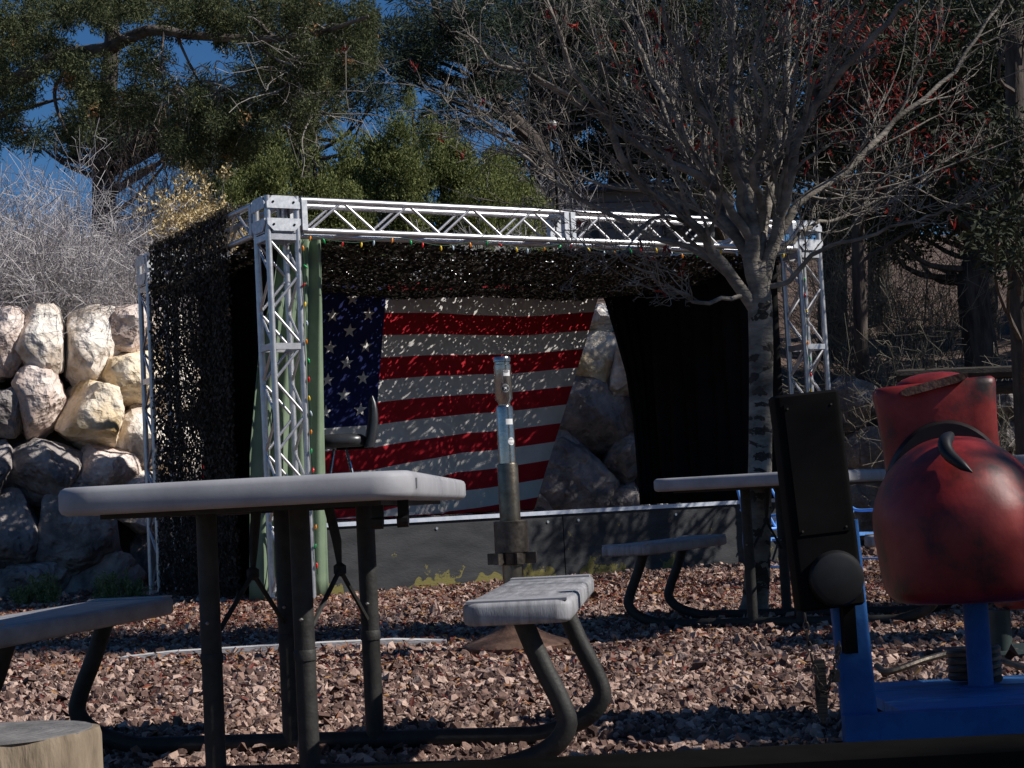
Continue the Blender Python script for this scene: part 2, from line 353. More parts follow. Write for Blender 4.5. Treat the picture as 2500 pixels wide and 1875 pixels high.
BL = [  # px centre, width, height (photo px), material, tilt
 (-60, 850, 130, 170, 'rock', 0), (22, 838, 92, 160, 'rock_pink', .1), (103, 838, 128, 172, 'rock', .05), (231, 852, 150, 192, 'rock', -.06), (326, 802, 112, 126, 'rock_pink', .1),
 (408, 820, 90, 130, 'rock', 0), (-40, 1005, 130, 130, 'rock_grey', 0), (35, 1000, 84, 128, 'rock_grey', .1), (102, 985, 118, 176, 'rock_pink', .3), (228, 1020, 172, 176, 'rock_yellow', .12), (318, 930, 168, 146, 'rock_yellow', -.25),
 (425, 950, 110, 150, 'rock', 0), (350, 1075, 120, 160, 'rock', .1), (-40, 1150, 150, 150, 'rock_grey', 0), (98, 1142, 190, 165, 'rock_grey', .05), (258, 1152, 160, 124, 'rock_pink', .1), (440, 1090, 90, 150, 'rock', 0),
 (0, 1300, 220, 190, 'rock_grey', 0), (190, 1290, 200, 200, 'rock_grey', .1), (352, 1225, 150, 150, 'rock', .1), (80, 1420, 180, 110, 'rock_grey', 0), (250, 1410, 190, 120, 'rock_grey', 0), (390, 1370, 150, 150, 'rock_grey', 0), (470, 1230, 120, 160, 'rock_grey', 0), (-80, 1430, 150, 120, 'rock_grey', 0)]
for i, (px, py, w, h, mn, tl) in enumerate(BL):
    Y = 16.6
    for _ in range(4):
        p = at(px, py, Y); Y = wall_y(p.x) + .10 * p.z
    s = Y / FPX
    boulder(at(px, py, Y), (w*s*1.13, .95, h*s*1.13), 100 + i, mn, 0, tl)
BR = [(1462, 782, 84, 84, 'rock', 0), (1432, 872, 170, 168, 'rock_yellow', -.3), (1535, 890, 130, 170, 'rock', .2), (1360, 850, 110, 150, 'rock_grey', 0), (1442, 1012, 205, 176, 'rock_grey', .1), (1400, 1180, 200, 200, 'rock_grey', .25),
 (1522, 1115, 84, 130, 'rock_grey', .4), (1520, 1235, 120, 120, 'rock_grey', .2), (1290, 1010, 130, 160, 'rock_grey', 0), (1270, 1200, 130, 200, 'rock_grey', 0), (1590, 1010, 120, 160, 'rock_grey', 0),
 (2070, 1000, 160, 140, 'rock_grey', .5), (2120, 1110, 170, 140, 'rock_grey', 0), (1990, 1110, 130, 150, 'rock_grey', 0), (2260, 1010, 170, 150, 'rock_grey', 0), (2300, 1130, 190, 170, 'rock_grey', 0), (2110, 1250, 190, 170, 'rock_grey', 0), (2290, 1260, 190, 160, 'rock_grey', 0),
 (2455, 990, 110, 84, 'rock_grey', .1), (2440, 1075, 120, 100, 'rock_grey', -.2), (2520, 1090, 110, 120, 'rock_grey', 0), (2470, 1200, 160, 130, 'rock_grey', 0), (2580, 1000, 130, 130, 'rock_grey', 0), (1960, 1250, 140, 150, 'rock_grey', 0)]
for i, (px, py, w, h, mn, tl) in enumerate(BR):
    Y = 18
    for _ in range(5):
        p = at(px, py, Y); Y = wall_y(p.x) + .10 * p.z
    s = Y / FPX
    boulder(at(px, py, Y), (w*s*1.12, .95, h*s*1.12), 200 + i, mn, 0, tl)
r = rngf(7)
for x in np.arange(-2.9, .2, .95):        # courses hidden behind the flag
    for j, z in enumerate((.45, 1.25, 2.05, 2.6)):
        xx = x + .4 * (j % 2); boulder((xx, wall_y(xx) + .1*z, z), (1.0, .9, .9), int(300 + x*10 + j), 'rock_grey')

# ------------------------------------------------------------------ stage (own frame: x along the front, y to the back)
SO = Vector((-1.77, 13.3, 0)); SYAW = R(30)
SM = Matrix.Translation(SO) @ Matrix.Rotation(SYAW, 4, 'Z'); SMI = SM.inverted()
SW, SDp, SH = 5.22, 2.95, 3.13
def s2w(u, v, z): return SM @ Vector((u, v, z))
def st_at(px, py, v):
    """photo pixel -> stage frame point on the plane y=v"""
    o = SMI @ Vector((0, 0, CAMZ)); d = SMI.to_3x3() @ ray(px, py); t = (v - o.y) / d.y; return o + d * t
truss = empty('truss_frame', SO, SYAW, 'silver aluminium box truss frame standing around the stage', 'truss')
CH = .12
def rod_mesh(name, L, rad, m, sides=12): return MB().tube([(0, 0, 0), (0, 0, L)], rad, sides).mesh(name, m, smooth=True)
cache = {}
def rod(name, a, b, rad, parent, m='alu', sides=12):
    L = round((Vector(b) - Vector(a)).length, 3); k = (name, L, rad, m)
    if k not in cache: cache[k] = rod_mesh(name, L, rad, M[m], sides)
    return place(obj(name, cache[k], parent), align(a, b))
HB = SH - .29
def tower(u, v):
    f = MB(); f.box((u, v, .004), (.34, .34, .008))
    t = f.build('tower', M['alu'], truss)
    for z in (.024, 1.96, HB - .03):
        f = MB(); hh = .03 if z < 1 else .05
        for sx in (-1, 1):
            f.box((u + sx*CH, v, z), (.034, .25, hh)); f.box((u, v + sx*CH, z), (.25, .034, hh*.96))
        f.build('ring', M['alu'], t)
    for sx in (-1, 1):
        for sy in (-1, 1): rod('chord', (u + sx*CH, v + sy*CH, .008), (u + sx*CH, v + sy*CH, HB), .025, t)
    n = 10; zz = np.linspace(.06, HB - .05, n + 1)
    for fc in range(4):
        for k in range(n):
            s = 1 if (k + fc // 2) % 2 else -1
            if fc < 2:
                y = v + (CH if fc else -CH); a = (u + s*CH, y, zz[k]); b = (u - s*CH, y, zz[k+1])
            else:
                x = u + (CH if fc == 3 else -CH); a = (x, v + s*CH, zz[k]); b = (x, v - s*CH, zz[k+1])
            rod('brace', a, b, .0115, t, sides=8)
def block(u, v):
    f = MB(); z0, z1 = HB, SH
    for sx in (-1, 1):
        for sy in (-1, 1): f.tube([(u + sx*CH, v + sy*CH, z0), (u + sx*CH, v + sy*CH, z1)], .025, 12)
    for z in (z0 + .028, z1 - .028):
        for s in (-1, 1): f.box((u + s*CH, v, z), (.044, .19, .05)); f.box((u, v + s*CH, z), (.19, .044, .05))
    b = f.build('corner_block', M['alu'], truss, smooth=30)
    for z in (z0 + .062, z1 - .052):
        for face in range(3):
            pl = MB(); w, h, c = .275, .098, .05
            up = z > z0 + .15
            pts = [(-w/2, -h/2), (w/2, -h/2), (w/2, h/2 - c), (w/2 - c, h/2), (-w/2 + c, h/2), (-w/2, h/2 - c)]
            if not up: pts = [(x, -y) for x, y in pts][::-1]
            pl.loft([[(x, -.004, y) for x, y in pts], [(x, .004, y) for x, y in pts]])
            p = pl.build('plate', M['galv'], b)
            if face == 0: p.location = (u, v - .151, z)
            elif face == 1: p.location = (u - .151, v, z); p.rotation_euler = (0, 0, R(90))
            else: p.location = (u + .151, v, z); p.rotation_euler = (0, 0, R(90))
            if face == 0:
                for sx in (-1, 1):
                    q = MB().tube([(0, 0, 0), (0, -.006, 0)], .009, 10).build('bolt', M['black_paint'], b); q.location = (u + sx*.085, v - .1545, z)
RRU, RRV = SW + .06, SDp - .38
for u, v in ((0, 0), (0, SDp), (SW, 0), (RRU, RRV)): tower(u, v); block(u, v)
def beam(a, b, joints):
    a, b = Vector(a), Vector(b); d = (b - a).normalized(); s = Vector((-d.y, d.x, 0)); L = (b - a).length; up = Vector((0, 0, 1))
    ang = math.atan2(d.y, d.x); RM = Matrix.Rotation(ang, 4, 'Z'); t = None
    for q in [.018, L - .018] + [j + e for j in joints for e in (-.032, .032)]:
        c = a + d*q; f = MB()
        for sg in (-1, 1): f.box(c + s*CH*sg, (.045, .062, .24), RM); f.box(c + up*CH*sg, (.043, .24, .035), RM)
        if t is None: t = f.build('beam', M['galv'], truss)
        else: f.build('end_frame', M['galv'], t)
    for sg in (-1, 1):
        for sz in (-1, 1): rod('chord', a + s*CH*sg + up*CH*sz, b + s*CH*sg + up*CH*sz, .025, t)
    ends = [0] + list(joints) + [L]
    for i in range(len(ends) - 1):
        p0, p1 = ends[i] + .06, ends[i+1] - .06; n = max(2, 2 * round((p1 - p0) / .56)); qs = np.linspace(p0, p1, n + 1)
        for fc in range(3):
            for k in range(n):
                e = 1 if k % 2 else -1
                if fc < 2: o = s * CH * (1 if fc else -1); rod('brace', a + d*qs[k] + o + up*CH*e, a + d*qs[k+1] + o - up*CH*e, .0115, t, sides=8)
                elif k % 2: rod('brace', a + d*qs[k] - up*CH + s*CH, a + d*qs[k+1] - up*CH - s*CH, .0115, t, sides=8)
zb = SH - .145
beam((.16, 0, zb), (SW - .16, 0, zb), [2.45]); beam((.16, SDp - .01, zb), (RRU - .16, RRV + .01, zb), [2.45])
beam((0, .16, zb), (0, SDp - .16, zb), []); beam((SW, .16, zb), (RRU, RRV - .16, zb), [])

# platform
plat = empty('stage_platform', SO, SYAW, 'low black plywood stage platform with pale metal edge strip', 'stage')
DZ = .575
MB().box((2.62, 1.62, DZ - .03), (4.76, 2.5, .05)).build('deck', M['deck'], plat)
for a, b in ((.22, 2.672), (2.682, 5.05)):
    p = MB().box(((a + b)/2, .35, (DZ - .03)/2), (b - a, .018, DZ - .03)).build('front_panel', M['panel'], plat)
    for k in range(3):
        q = MB().tube([(0, 0, 0), (0, -.008, 0)], .012, 8).build('screw', M['bolt'], p); q.location = (a + .15 + k*(b - a - .3)/2, .34, DZ - .085)
MB().box((2.635, .345, DZ - .008), (4.84, .045, .034)).build('edge_strip', M['trim'], plat)
for sx in (.25, 5.0): MB().box((sx, 1.6, .27), (.02, 2.4, .5)).build('side_panel', M['panel'], plat)

# flag
flag = MB(); ns, nt_ = 61, 79
FV = SDp - .46
def fpos(s, t):
    def yx(s_):
        ks = [0, .4, .7, 1.0]
        return (np.interp(s_, ks, [650, 658, 671, 676]), np.interp(s_, ks, [762, 715, 621, 585]))
    x0, kx = np.interp(s, [0, .4, 1], [500, 953, 1474]), np.interp(s, [0, .4, 1], [-10, -70, -176])
    y0, ky = yx(s)
    py = y0 + ky*t + 6*math.sin(s*9 + 1.0) * (1 - t*.3)
    p = st_at(x0 + kx*t, min(py, 1420), FV)
    fold = .035*math.sin(s*17 + t*2.0) + .02*math.sin(s*33 - t*3) + .05*math.sin(s*5 + t*3.5)*t
    p = p + Vector((0, fold - .04*t, 0)); p.z = min(p.z, 2.86 + .01*math.sin(s*30))
    if p.z < DZ + .012:
        p = Vector((p.x, p.y - min((DZ - p.z)*.55, .3) - .0, DZ + .012 + .018*abs(math.sin(s*40 + p.z*25))))
    return p
P = np.array([[list(fpos(i/(ns-1), j/(nt_-1))) for j in range(nt_)] for i in range(ns)])
flag.grid(P); mi = []
for i in range(ns - 1):
    for j in range(nt_ - 1):
        st = min(12, int((j + .5) / (nt_ - 1) * 13)); s = (i + .5) / (ns - 1)
        mi.append(2 if (s < .4 and st < 7) else (0 if st % 2 == 0 else 1))
fl = flag.build('flag', [M['flag_red'], M['flag_white'], M['flag_blue']], None, smooth=80, midx=mi)
fl.location = SO; fl.rotation_euler = (0, 0, SYAW)
tag(fl, 'large red, white and blue striped flag with stars hung across the back of the stage', 'flag')
for row in range(9):
    for c in range(6 if row % 2 == 0 else 5):
        s0 = .4 * (1 - (12 - (1 + 2*c + (row % 2)))/12 * 1.2)
        if s0 < .01: continue
        s0 = s0; t0 = 7/13 * ((row + 1) / 10)
        cpos = fpos(s0, t0); du = (fpos(s0 + .012, t0) - fpos(s0 - .012, t0)).normalized(); dt = (fpos(s0, t0 - .012) - fpos(s0, t0 + .012)).normalized()
        nn = Vector((0, -1, 0)); pts = []
        for k in range(10):
            rr = .072 if k % 2 == 0 else .029; a = R(90 + 36*k); pts.append(cpos + du*rr*math.cos(a) + dt*rr*math.sin(a) + nn*.012)
        v = [list(q) for q in pts] + [list(cpos + nn*.014)]
        MB().add(v, np.array([[k, (k+1) % 10, 10] for k in range(10)])).build('star', M['flag_white'], fl)

# camouflage nets: many small scraps
def net(name, F, nu, nv, keep, seed, label, extra=1.0, depth=.018, holes=None):
    r = rngf(seed); U, Vv = np.meshgrid((np.arange(nu) + .5)/nu, (np.arange(nv) + .5)/nv, indexing='ij')
    U = U.ravel(); Vv = Vv.ravel(); k = r.random(len(U)) < keep(U, Vv)
    if holes is not None:
        hu, hv, pf = holes; hm = r.random((hu, hv)); hp = pf((np.arange(hu)[:, None] + .5)/hu, (np.arange(hv)[None, :] + .5)/hv)
        k &= ~(hm < hp)[np.minimum((U*hu).astype(int), hu - 1), np.minimum((Vv*hv).astype(int), hv - 1)]
    U, Vv = U[k], Vv[k]; n = len(U)
    C = F(U + r.normal(0, .25/nu, n), Vv + r.normal(0, .25/nv, n)); e = 1e-3
    du = F(U + e, Vv) - F(U - e, Vv); dv = F(U, Vv + e) - F(U, Vv - e)
    lu = np.linalg.norm(du, axis=1, keepdims=True)/(2*e)/nu; lv = np.linalg.norm(dv, axis=1, keepdims=True)/(2*e)/nv
    du, dv = unit(du), unit(dv); nm = np.cross(du, dv); a = r.uniform(0, 6.283, n)[:, None]
    A = (du*np.cos(a) + dv*np.sin(a)); B = (-du*np.sin(a) + dv*np.cos(a)); tl = r.normal(0, .45, (n, 1)); A = unit(A + nm*tl)
    h1 = lu*.62*extra*r.uniform(.7, 1.25, (n, 1)); h2 = lv*.62*extra*r.uniform(.6, 1.2, (n, 1))
    C = C + nm*r.normal(0, depth, (n, 1))
    q = r.uniform(.55, 1.2, (n, 4, 1))
    V = np.stack([C - A*h1*q[:, 0] - B*h2*q[:, 1], C + A*h1*q[:, 1] - B*h2*q[:, 2], C + A*h1*q[:, 2] + B*h2*q[:, 3], C - A*h1*q[:, 3] + B*h2*q[:, 0]], 1).reshape(-1, 3)
    o = MB().add(V, np.arange(4*n).reshape(n, 4)).build(name, M['net']); o.location = SO; o.rotation_euler = (0, 0, SYAW)
    return tag(o, label, 'net')
def Froof(U, V):
    sag = .05 + .16*np.sin(np.pi*np.clip(V, 0, 1))*(.55 + .45*np.sin(np.pi*np.clip(U, 0, 1))) + .02*np.sin(U*19) + .03*V
    return np.stack([-.1 + 5.42*U, .30 + 2.71*V*(1 - .125*U), 2.90 - sag + .02*np.sin(V*23 + U*8)], -1)
net('camouflage_net', Froof, 300, 165, lambda u, v: .985 + 0*u, 21, 'dark camouflage netting stretched flat as the stage roof', 1.7, .012,
    (116, 62, lambda u, v: np.where(u < .58, .12, .018)*np.clip(.55 + .75*np.sin(u*26 + v*3)*np.sin(v*8 + u*5 + 1) + .3*np.sin(u*61), .08, 1.3)))
def Fside(U, V):
    y = .68 + 1.92*U; z = 3.16 - 3.12*V
    out = -.155 - .018*np.sin(U*21) - .03*np.sin(V*3)*np.sin(U*6) - .02*V*np.sin(U*13 + 1)
    return np.stack([out, y, z], -1)
net('camouflage_net', Fside, 150, 190, lambda u, v: .985 + 0*u, 22, 'dark camouflage netting hanging down the left side of the stage', 1.5, .016,
    (110, 140, lambda u, v: np.where((u > .87) & (v > .2), .15, .002)*np.ones_like(v)))
def Ftop(U, V):
    return np.stack([.2 - .37*V, .62 + 2.0*U, 3.165 + .012*np.sin(U*30) - 0*V], -1)
net('camouflage_net', Ftop, 140, 24, lambda u, v: .9 + 0*u, 23, 'strip of dark netting folded over the left top beam')
def Fback(U, V): return np.stack([.1 + 5.0*U, SDp - .17 - .36*U + .03*np.sin(U*20), 3.14 - .36*V], -1)
net('camouflage_net', Fback, 260, 20, lambda u, v: .85 + 0*u, 24, 'strip of dark netting hanging along the rear top beam')

# curtains
def curtain(name, F, na, nb, m, label):
    P = np.array([[F(i/(na-1), j/(nb-1)) for j in range(nb)] for i in range(na)])
    o = MB().grid(P).build(name, M[m], None, smooth=80); o.location = SO; o.rotation_euler = (0, 0, SYAW)
    md = o.modifiers.new('thickness', 'SOLIDIFY'); md.thickness = .004
    return tag(o, label, 'curtain')
curtain('curtain', lambda s, t: (SW - .2 - .05*math.sin(s*60) - .03*math.sin(s*23 + t*2), .12 + (SDp - .66)*s, 2.82 - (2.80 - 0.0)*t*(1 if s < .02 else (2.82 - DZ - .01)/2.80)),
        80, 14, 'black_cloth', 'black curtain closing the right side of the stage')
def Frr(s, t):
    z = 2.84 - (2.84 - DZ - .01)*t; e = st_at(np.interp(t, [0, .04, .2, .4, .6, 1], [1470, 1482, 1503, 1527, 1538, 1543]), 900, SDp - .62).x
    return (e + (SW - .16 - e)*s, SDp - .62 - .025*math.sin(s*22), z)
curtain('curtain', Frr, 30, 16, 'black_cloth', 'narrow black curtain drawn aside at the rear corner beside the flag')
curtain('curtain', lambda s, t: (.19 + .03*math.sin(s*40), .42 + 2.02*s, 2.84 - (2.84 - .03)*t), 60, 12, 'black_cloth', 'black curtain inside the netted left side of the stage')
def Fgr(s, t):
    l = np.interp(t, [0, .12, .3, .6, 1], [.12, .06, -.08, -.20, -.26]); u = l + (.47 - .05*t - l)*s
    return (u, .225 + .03*math.sin(s*26 + t*1.2) + .018*math.sin(s*11 + t*4), 2.86 - 2.84*t)
curtain('curtain', Fgr, 60, 24, 'green_cloth', 'olive green curtain gathered behind the left front truss tower')

# coloured light strings
def bulb_string(path, n, seed, label):
    st = empty('light_string', SO, SYAW, label, 'string lights', 'coloured light strings on the truss')
    pts = spline(path, 90); MB().tube(pts, .0035, 5).build('cable', M['cable'], st)
    cols = ['b_orange', 'b_green', 'b_red', 'b_yellow', 'b_white']; r = rngf(seed)
    for i in range(n):
        k = int((i + .5)/n*89); c = cols[i % 5]
        if c not in cache: cache[c] = MB().lathe([(.002, .010), (.006, .005), (.0095, -.006), (.009, -.018), (.005, -.029), (.001, -.036)], 8).mesh('bulb', M[c], smooth=70)
        o = obj('bulb', cache[c], st, pts[k] + np.array([0, -.004, -.010]), (r.normal(0, .35), r.normal(0, .35), 0))
def swag(u0, u1, v, z, n, sag):
    out = []
    for k in range(n):
        for f in (0, .5): out.append((u0 + (u1 - u0)*(k + f)/n, v, z - (sag if f else 0)))
    return out + [(u1, v, z)]
bulb_string(swag(.16, 5.0, -.15, HB - .012, 6, .05), 34, 1, 'string of small coloured bulbs hanging under the front truss beam')
bulb_string([(.152, -.152, 2.8 - .2*k + 0) if k % 2 else (.14, -.157, 2.8 - .2*k) for k in range(14)], 18, 2, 'string of small coloured bulbs running down the left front tower')
bulb_string([(SW - .12 + .012*(k % 2), -.155, 2.8 - .2*k) for k in range(14)], 18, 3, 'string of small coloured bulbs running down the right front tower')

# bar stool on the stage
c = s2w(.98, .98, DZ)
p0 = at(830, 1090, 14.25); c = Vector((p0.x, 14.25, DZ))
stool = empty('bar_stool', c, R(8), 'black padded bar stool with tall backrest and chrome legs on the stage', 'stool')
f = MB(); L = []
for z, w, l in ((.62, .30, .30), (.625, .40, .40), (.66, .44, .44), (.70, .43, .43), (.725, .36, .36), (.735, .2, .2)): L.append(rrect(w, l, w*.36, z))
f.loft(L); f.build('seat', M['vinyl'], stool, smooth=60)
f = MB(); L = []
for k in range(9):
    t = k/8; z = .61 + .42*t; w = .42*(1 - .25*t**3); th = .085*(1 - .55*t**2)*(1 if k < 8 else .4); xo = .235 + .05*math.sin(t*2.2)*1.0
    L.append([(xo + px_ , py_, z) for px_, py_, _ in rrect(th, w, th*.45, 0)])
f.loft(L); f.build('backrest', M['vinyl'], stool, smooth=60)
for sx in (-1, 1):
    for sy in (-1, 1):
        f = MB().tube([(sx*.05, sy*.05, .61), (sx*.17, sy*.17, .0)], .011, 8); f.build('leg', M['chrome'], stool, smooth=True)
f = MB(); f.tube([(.128*math.cos(a), .128*math.sin(a), .22) for a in np.linspace(0, 6.283, 25)], .009, 8); f.build('foot_ring', M['chrome'], stool, smooth=True)
MB().box((.12, 0, .615), (.30, .12, .02)).build('seat_bracket', M['black_paint'], stool)

# ------------------------------------------------------------------ picnic tables
def picnic(loc, rz, label, dtop=0.0, dl=(0, 0, 0), dr=(0, 0, 0), dframe=0.0, top_off=(0, 0)):
    T = empty('picnic_table', loc, rz, label, 'picnic table', 'folding picnic tables')
    f = slab(MB(), .76, 1.83, .060, .085, .014, .675); top = f.build('tabletop', M['grey_plastic'], T, smooth=50); top.rotation_euler.z = dtop; top.location = (*top_off, 0)
    f = MB()
    for sx in (-1, 1): f.box((sx*.29, 0, .671), (.025, 1.60, .012))
    for sy in (-1, 1): f.box((0, sy*.80, .6705), (.60, .025, .011))
    f.build('underframe', M['leg'], top)
    for k in (0, 1):
        pts = spline([(0, 0, .676), (0, -.002, .64), (0, -.006, .622), (0, -.018, .614), (0, -.030, .620), (0, -.032, .636)], 14); x0 = .275 + k*.045; y0 = -.62 + k*.12
        MB().loft([[(x0 + w, y0 + p[1] + e, p[2] + e*.5) for w, e in ((-.013, -.004), (.013, -.004), (.013, .004), (-.013, .004))] for p in pts]).build('clip', M['black_rubber'], top, smooth=40)
    MB().box((.3815, -.80, .708), (.004, .018, .022)).build('plaque', M['ink'], top)
    for s, dd in ((-1, dl), (1, dr)):
        b = slab(MB(), .252, 1.22, .052, .04, .011, .378).build('bench_seat', M['worn_plastic'], T, smooth=50)
        b.location = (s*.64 + dd[0], dd[1], 0); b.rotation_euler.z = dd[2]
        for e in (-1, 1):
            q = MB().box((0, e*.555, .4315), (.232, .085, .006)).build('end_band', M['grey_plastic'], b)
    for y in (-.29, .29):
        cz, sz = math.cos(dframe), math.sin(dframe)
        rot = lambda x, y_: (x*cz - y_*sz, x*sz + y_*cz)
        half = [(.30, .026), (.52, .026), (.59, .03), (.70, .065), (.755, .12), (.745, .18), (.70, .28), (.66, .385)]
        pts = [(-a, z) for a, z in half[::-1]] + [(0, .026)] + half
        P = spline([(*rot(a, y), z) for a, z in pts], 64)
        fr = MB().tube(P, .025, 12).build('base_frame', M['leg'], T, smooth=True)
        for s in (-1, 1):
            xy = rot(s*.12, y)
            lg = MB().tube([(*xy, .026), (*xy, .672)], .0255, 14).build('leg', M['leg'], T, smooth=True)
            MB().lathe([(.0285, .30), (.0285, .322), (.026, .326)], 14, (*xy, 0)).build('collar', M['leg'], lg, smooth=True)
            q = MB().lathe([(.002, -.004), (.006, 0), (.002, .004)], 8).build('bolt', M['bolt'], lg); q.location = (xy[0], xy[1] - .0265, .40)
    for s in (-1, 1):
        rg = (s*.12 + s*.0, .03, .505); cz, sz = math.cos(dframe), math.sin(dframe)
        rotp = lambda p: (p[0]*cz - p[1]*sz, p[0]*sz + p[1]*cz, p[2])
        st = MB()
        st.tube([rotp((s*.10, .02, .672)), rotp((s*.115, .03, .58)), rotp(rg)], [.014, .013, .006], 6)
        for y in (-.262, .262): st.tube([rotp(rg), rotp((s*.12, y, .36))], .007, 6)
        st.lathe([(.006, -.018), (.017, -.010), (.017, .010), (.006, .018)], 10, rotp(rg))
        st.build('folding_strap', M['strap'], T)
    return T
picnic((-.60, 4.53, 0), R(-6), 'grey picnic table with two black hooks under its top, beside the sawn stump', dtop=R(4), top_off=(.035, -.03),
       dl=(-.02, .0, R(-3)), dr=(-.01, .08, R(1)), dframe=R(-5))
picnic((1.33, 8.55, 0), R(-25), 'grey picnic table standing beside the bare tree trunk')

# ------------------------------------------------------------------ steel post made of shell casings
PD = 7.72; pb = at(1262, 1580, PD); pb = Vector((pb.x, PD, 0))
post = empty('steel_post', pb, R(-28), 'turned steel post like a stacked shell casing with stickers and flared rusty foot', 'post')
def Z(y): return .65 + (1232 - y)/545.0
def lat(name, prof, m, par=post, sides=32): return MB().lathe(prof, sides).build(name, M[m], par, smooth=35)
up = lat('casing', [(.0375, Z(992)), (.0275, Z(988)), (.0275, Z(981)), (.039, Z(972)), (.039, Z(889)), (.0345, Z(887)), (.0345, Z(882)), (.039, Z(880)), (.039, Z(872)), (.036, Z(869)), (.030, Z(869)), (.028, Z(873))], 'steel')
mid = lat('casing', [(.0395, Z(1130)), (.0395, Z(1000)), (.0375, Z(992))], 'steel')
lat('sleeve', [(.047, Z(1270)), (.047, Z(1134)), (.0445, Z(1130)), (.0395, Z(1130))], 'brown_steel')
co = lat('collar', [(.05, Z(1377)), (.062, Z(1375)), (.066, Z(1348)), (.0765, Z(1346)), (.0765, Z(1272)), (.073, Z(1270)), (.047, Z(1270))], 'dark_steel')
for k in range(6):
    a = k*math.pi/3 + .3; MB().box((.085*math.cos(a), .085*math.sin(a), Z(1361)), (.05, .03, .05), Matrix.Rotation(a, 4, 'Z')).build('lug', M['dark_steel'], co)
lat('shaft', [(.047, .13), (.047, Z(1376))], 'brown_steel')
lat('foot', [(.232, -.01), (.240, .03), (.228, .042), (.17, .062), (.11, .09), (.078, .115), (.062, .16), (.056, .20)], 'rust', sides=40)
VA = math.atan2(-pb.y, -pb.x) - R(-28)      # direction of the path side, in the post's frame
def wrap(mb_pts, r, a0, z0): return [(r*math.cos(a0 + x/r), r*math.sin(a0 + x/r), z0 + y) for x, y in mb_pts]
def patch(name, outline, r, a0, z0, m, par):
    pts = np.array(outline); cx = pts.mean(axis=0); rings = [[tuple(cx + (p - cx)*f) for p in pts] for f in (.02, .25, .5, .75, 1.0)]
    return MB().loft([wrap(q, r, a0, z0) for q in rings], cap=False).build(name, M[m], par)
ell = lambda w, h, n=28: [(w*math.cos(2*math.pi*k/n), h*math.sin(2*math.pi*k/n)) for k in range(n)]
rec = lambda w, h: [(x*w, y*h) for x, y in ([(-1 + .25*k, -1) for k in range(9)] + [(1, -1 + .5*k) for k in range(1, 4)] + [(1 - .25*k, 1) for k in range(9)] + [(-1, 1 - .5*k) for k in range(1, 4)])]
patch('sticker', rec(.0165, .013), .0394, VA + R(28), Z(910), 'sticker_white', up)
patch('sticker', [(x*1.0, y) for x, y in ell(.013, .007)], .0397, VA + R(24), Z(906), 'ink', up)
bz, ba = Z(947), VA + R(14)
patch('badge', ell(.0185, .0185), .0394, ba, bz, 'sticker_white', up); patch('badge', ell(.0175, .0175), .0397, ba, bz, 'sticker_black', up)
patch('badge_skull', [(x, y + .001) for x, y in ell(.0042, .005, 14)], .0401, ba, bz, 'sticker_white', up)
for sg in (-1, 1):
    ca, sa = math.cos(R(38)), math.sin(R(38))*sg
    patch('badge_bone', [(x*ca - y*sa, x*sa + y*ca) for x, y in rec(.010, .0011)], .0400, ba, bz, 'sticker_white', up)
def text_mesh(s, size):
    cu = bpy.data.curves.new('t', 'FONT'); cu.body = s; cu.size = size; cu.align_x = 'CENTER'; cu.resolution_u = 2
    o = bpy.data.objects.new('t', cu); col.objects.link(o); dg = bpy.context.evaluated_depsgraph_get(); dg.update()
    me = bpy.data.meshes.new_from_object(o.evaluated_get(dg)); bpy.data.objects.remove(o); return me
def wrap_text(s, size, r, a0, z0, m, par, arc=None, name='lettering'):
    me = text_mesh(s, size)
    for v in me.vertices:
        x, y = v.co.x, v.co.y
        if arc:
            rr = abs(arc); t = x/rr
            x, y = ((rr + y)*math.sin(t), (rr + y)*math.cos(t)) if arc > 0 else ((rr - y)*math.sin(t), -(rr - y)*math.cos(t))
        v.co = (r*math.cos(a0 + x/r), r*math.sin(a0 + x/r), z0 + y)
    me.materials.clear(); me.materials.append(M[m]); return obj(name, me, par)
wrap_text('COMMUNITY', .0052, .0401, ba, bz, 'sticker_white', up, arc=.0125)
wrap_text('CHARITY', .0052, .0401, ba, bz, 'sticker_white', up, arc=-.0165)
patch('sticker', rec(.018, .0125), .0399, VA + R(30), Z(1029), 'sticker_white', mid)
patch('sticker', rec(.018, .0125), .0399, VA - R(88), Z(1029), 'sticker_white', mid)
patch('sticker', ell(.017, .0175), .0399, VA + R(36), Z(1077), 'sticker_white', mid)
wrap_text('DURPTI', .0085, .0403, VA + R(36), Z(1074), 'ink', mid); wrap_text('CRUZE', .0085, .0403, VA + R(36), Z(1083), 'ink', mid)

# white board lying in the gravel
wb = MB(); Lb = []
for q, (px, py) in zip((.012, .035, .042, .042, .04, .012), ((300, 1608), (420, 1600), (640, 1592), (800, 1585), (960, 1577), (1090, 1566))):
    p = at(px, py, 8.35); hh = .014 + q*.62
    Lb.append([(p.x, p.y + dy, z) for dy, z in ((-.05, -.01), (.05, -.01), (.05, hh), (-.05, hh))])
o = wb.loft(Lb).build('white_board', M['white_paint']); tag(o, 'long weathered white board lying half buried in the gravel', 'board')

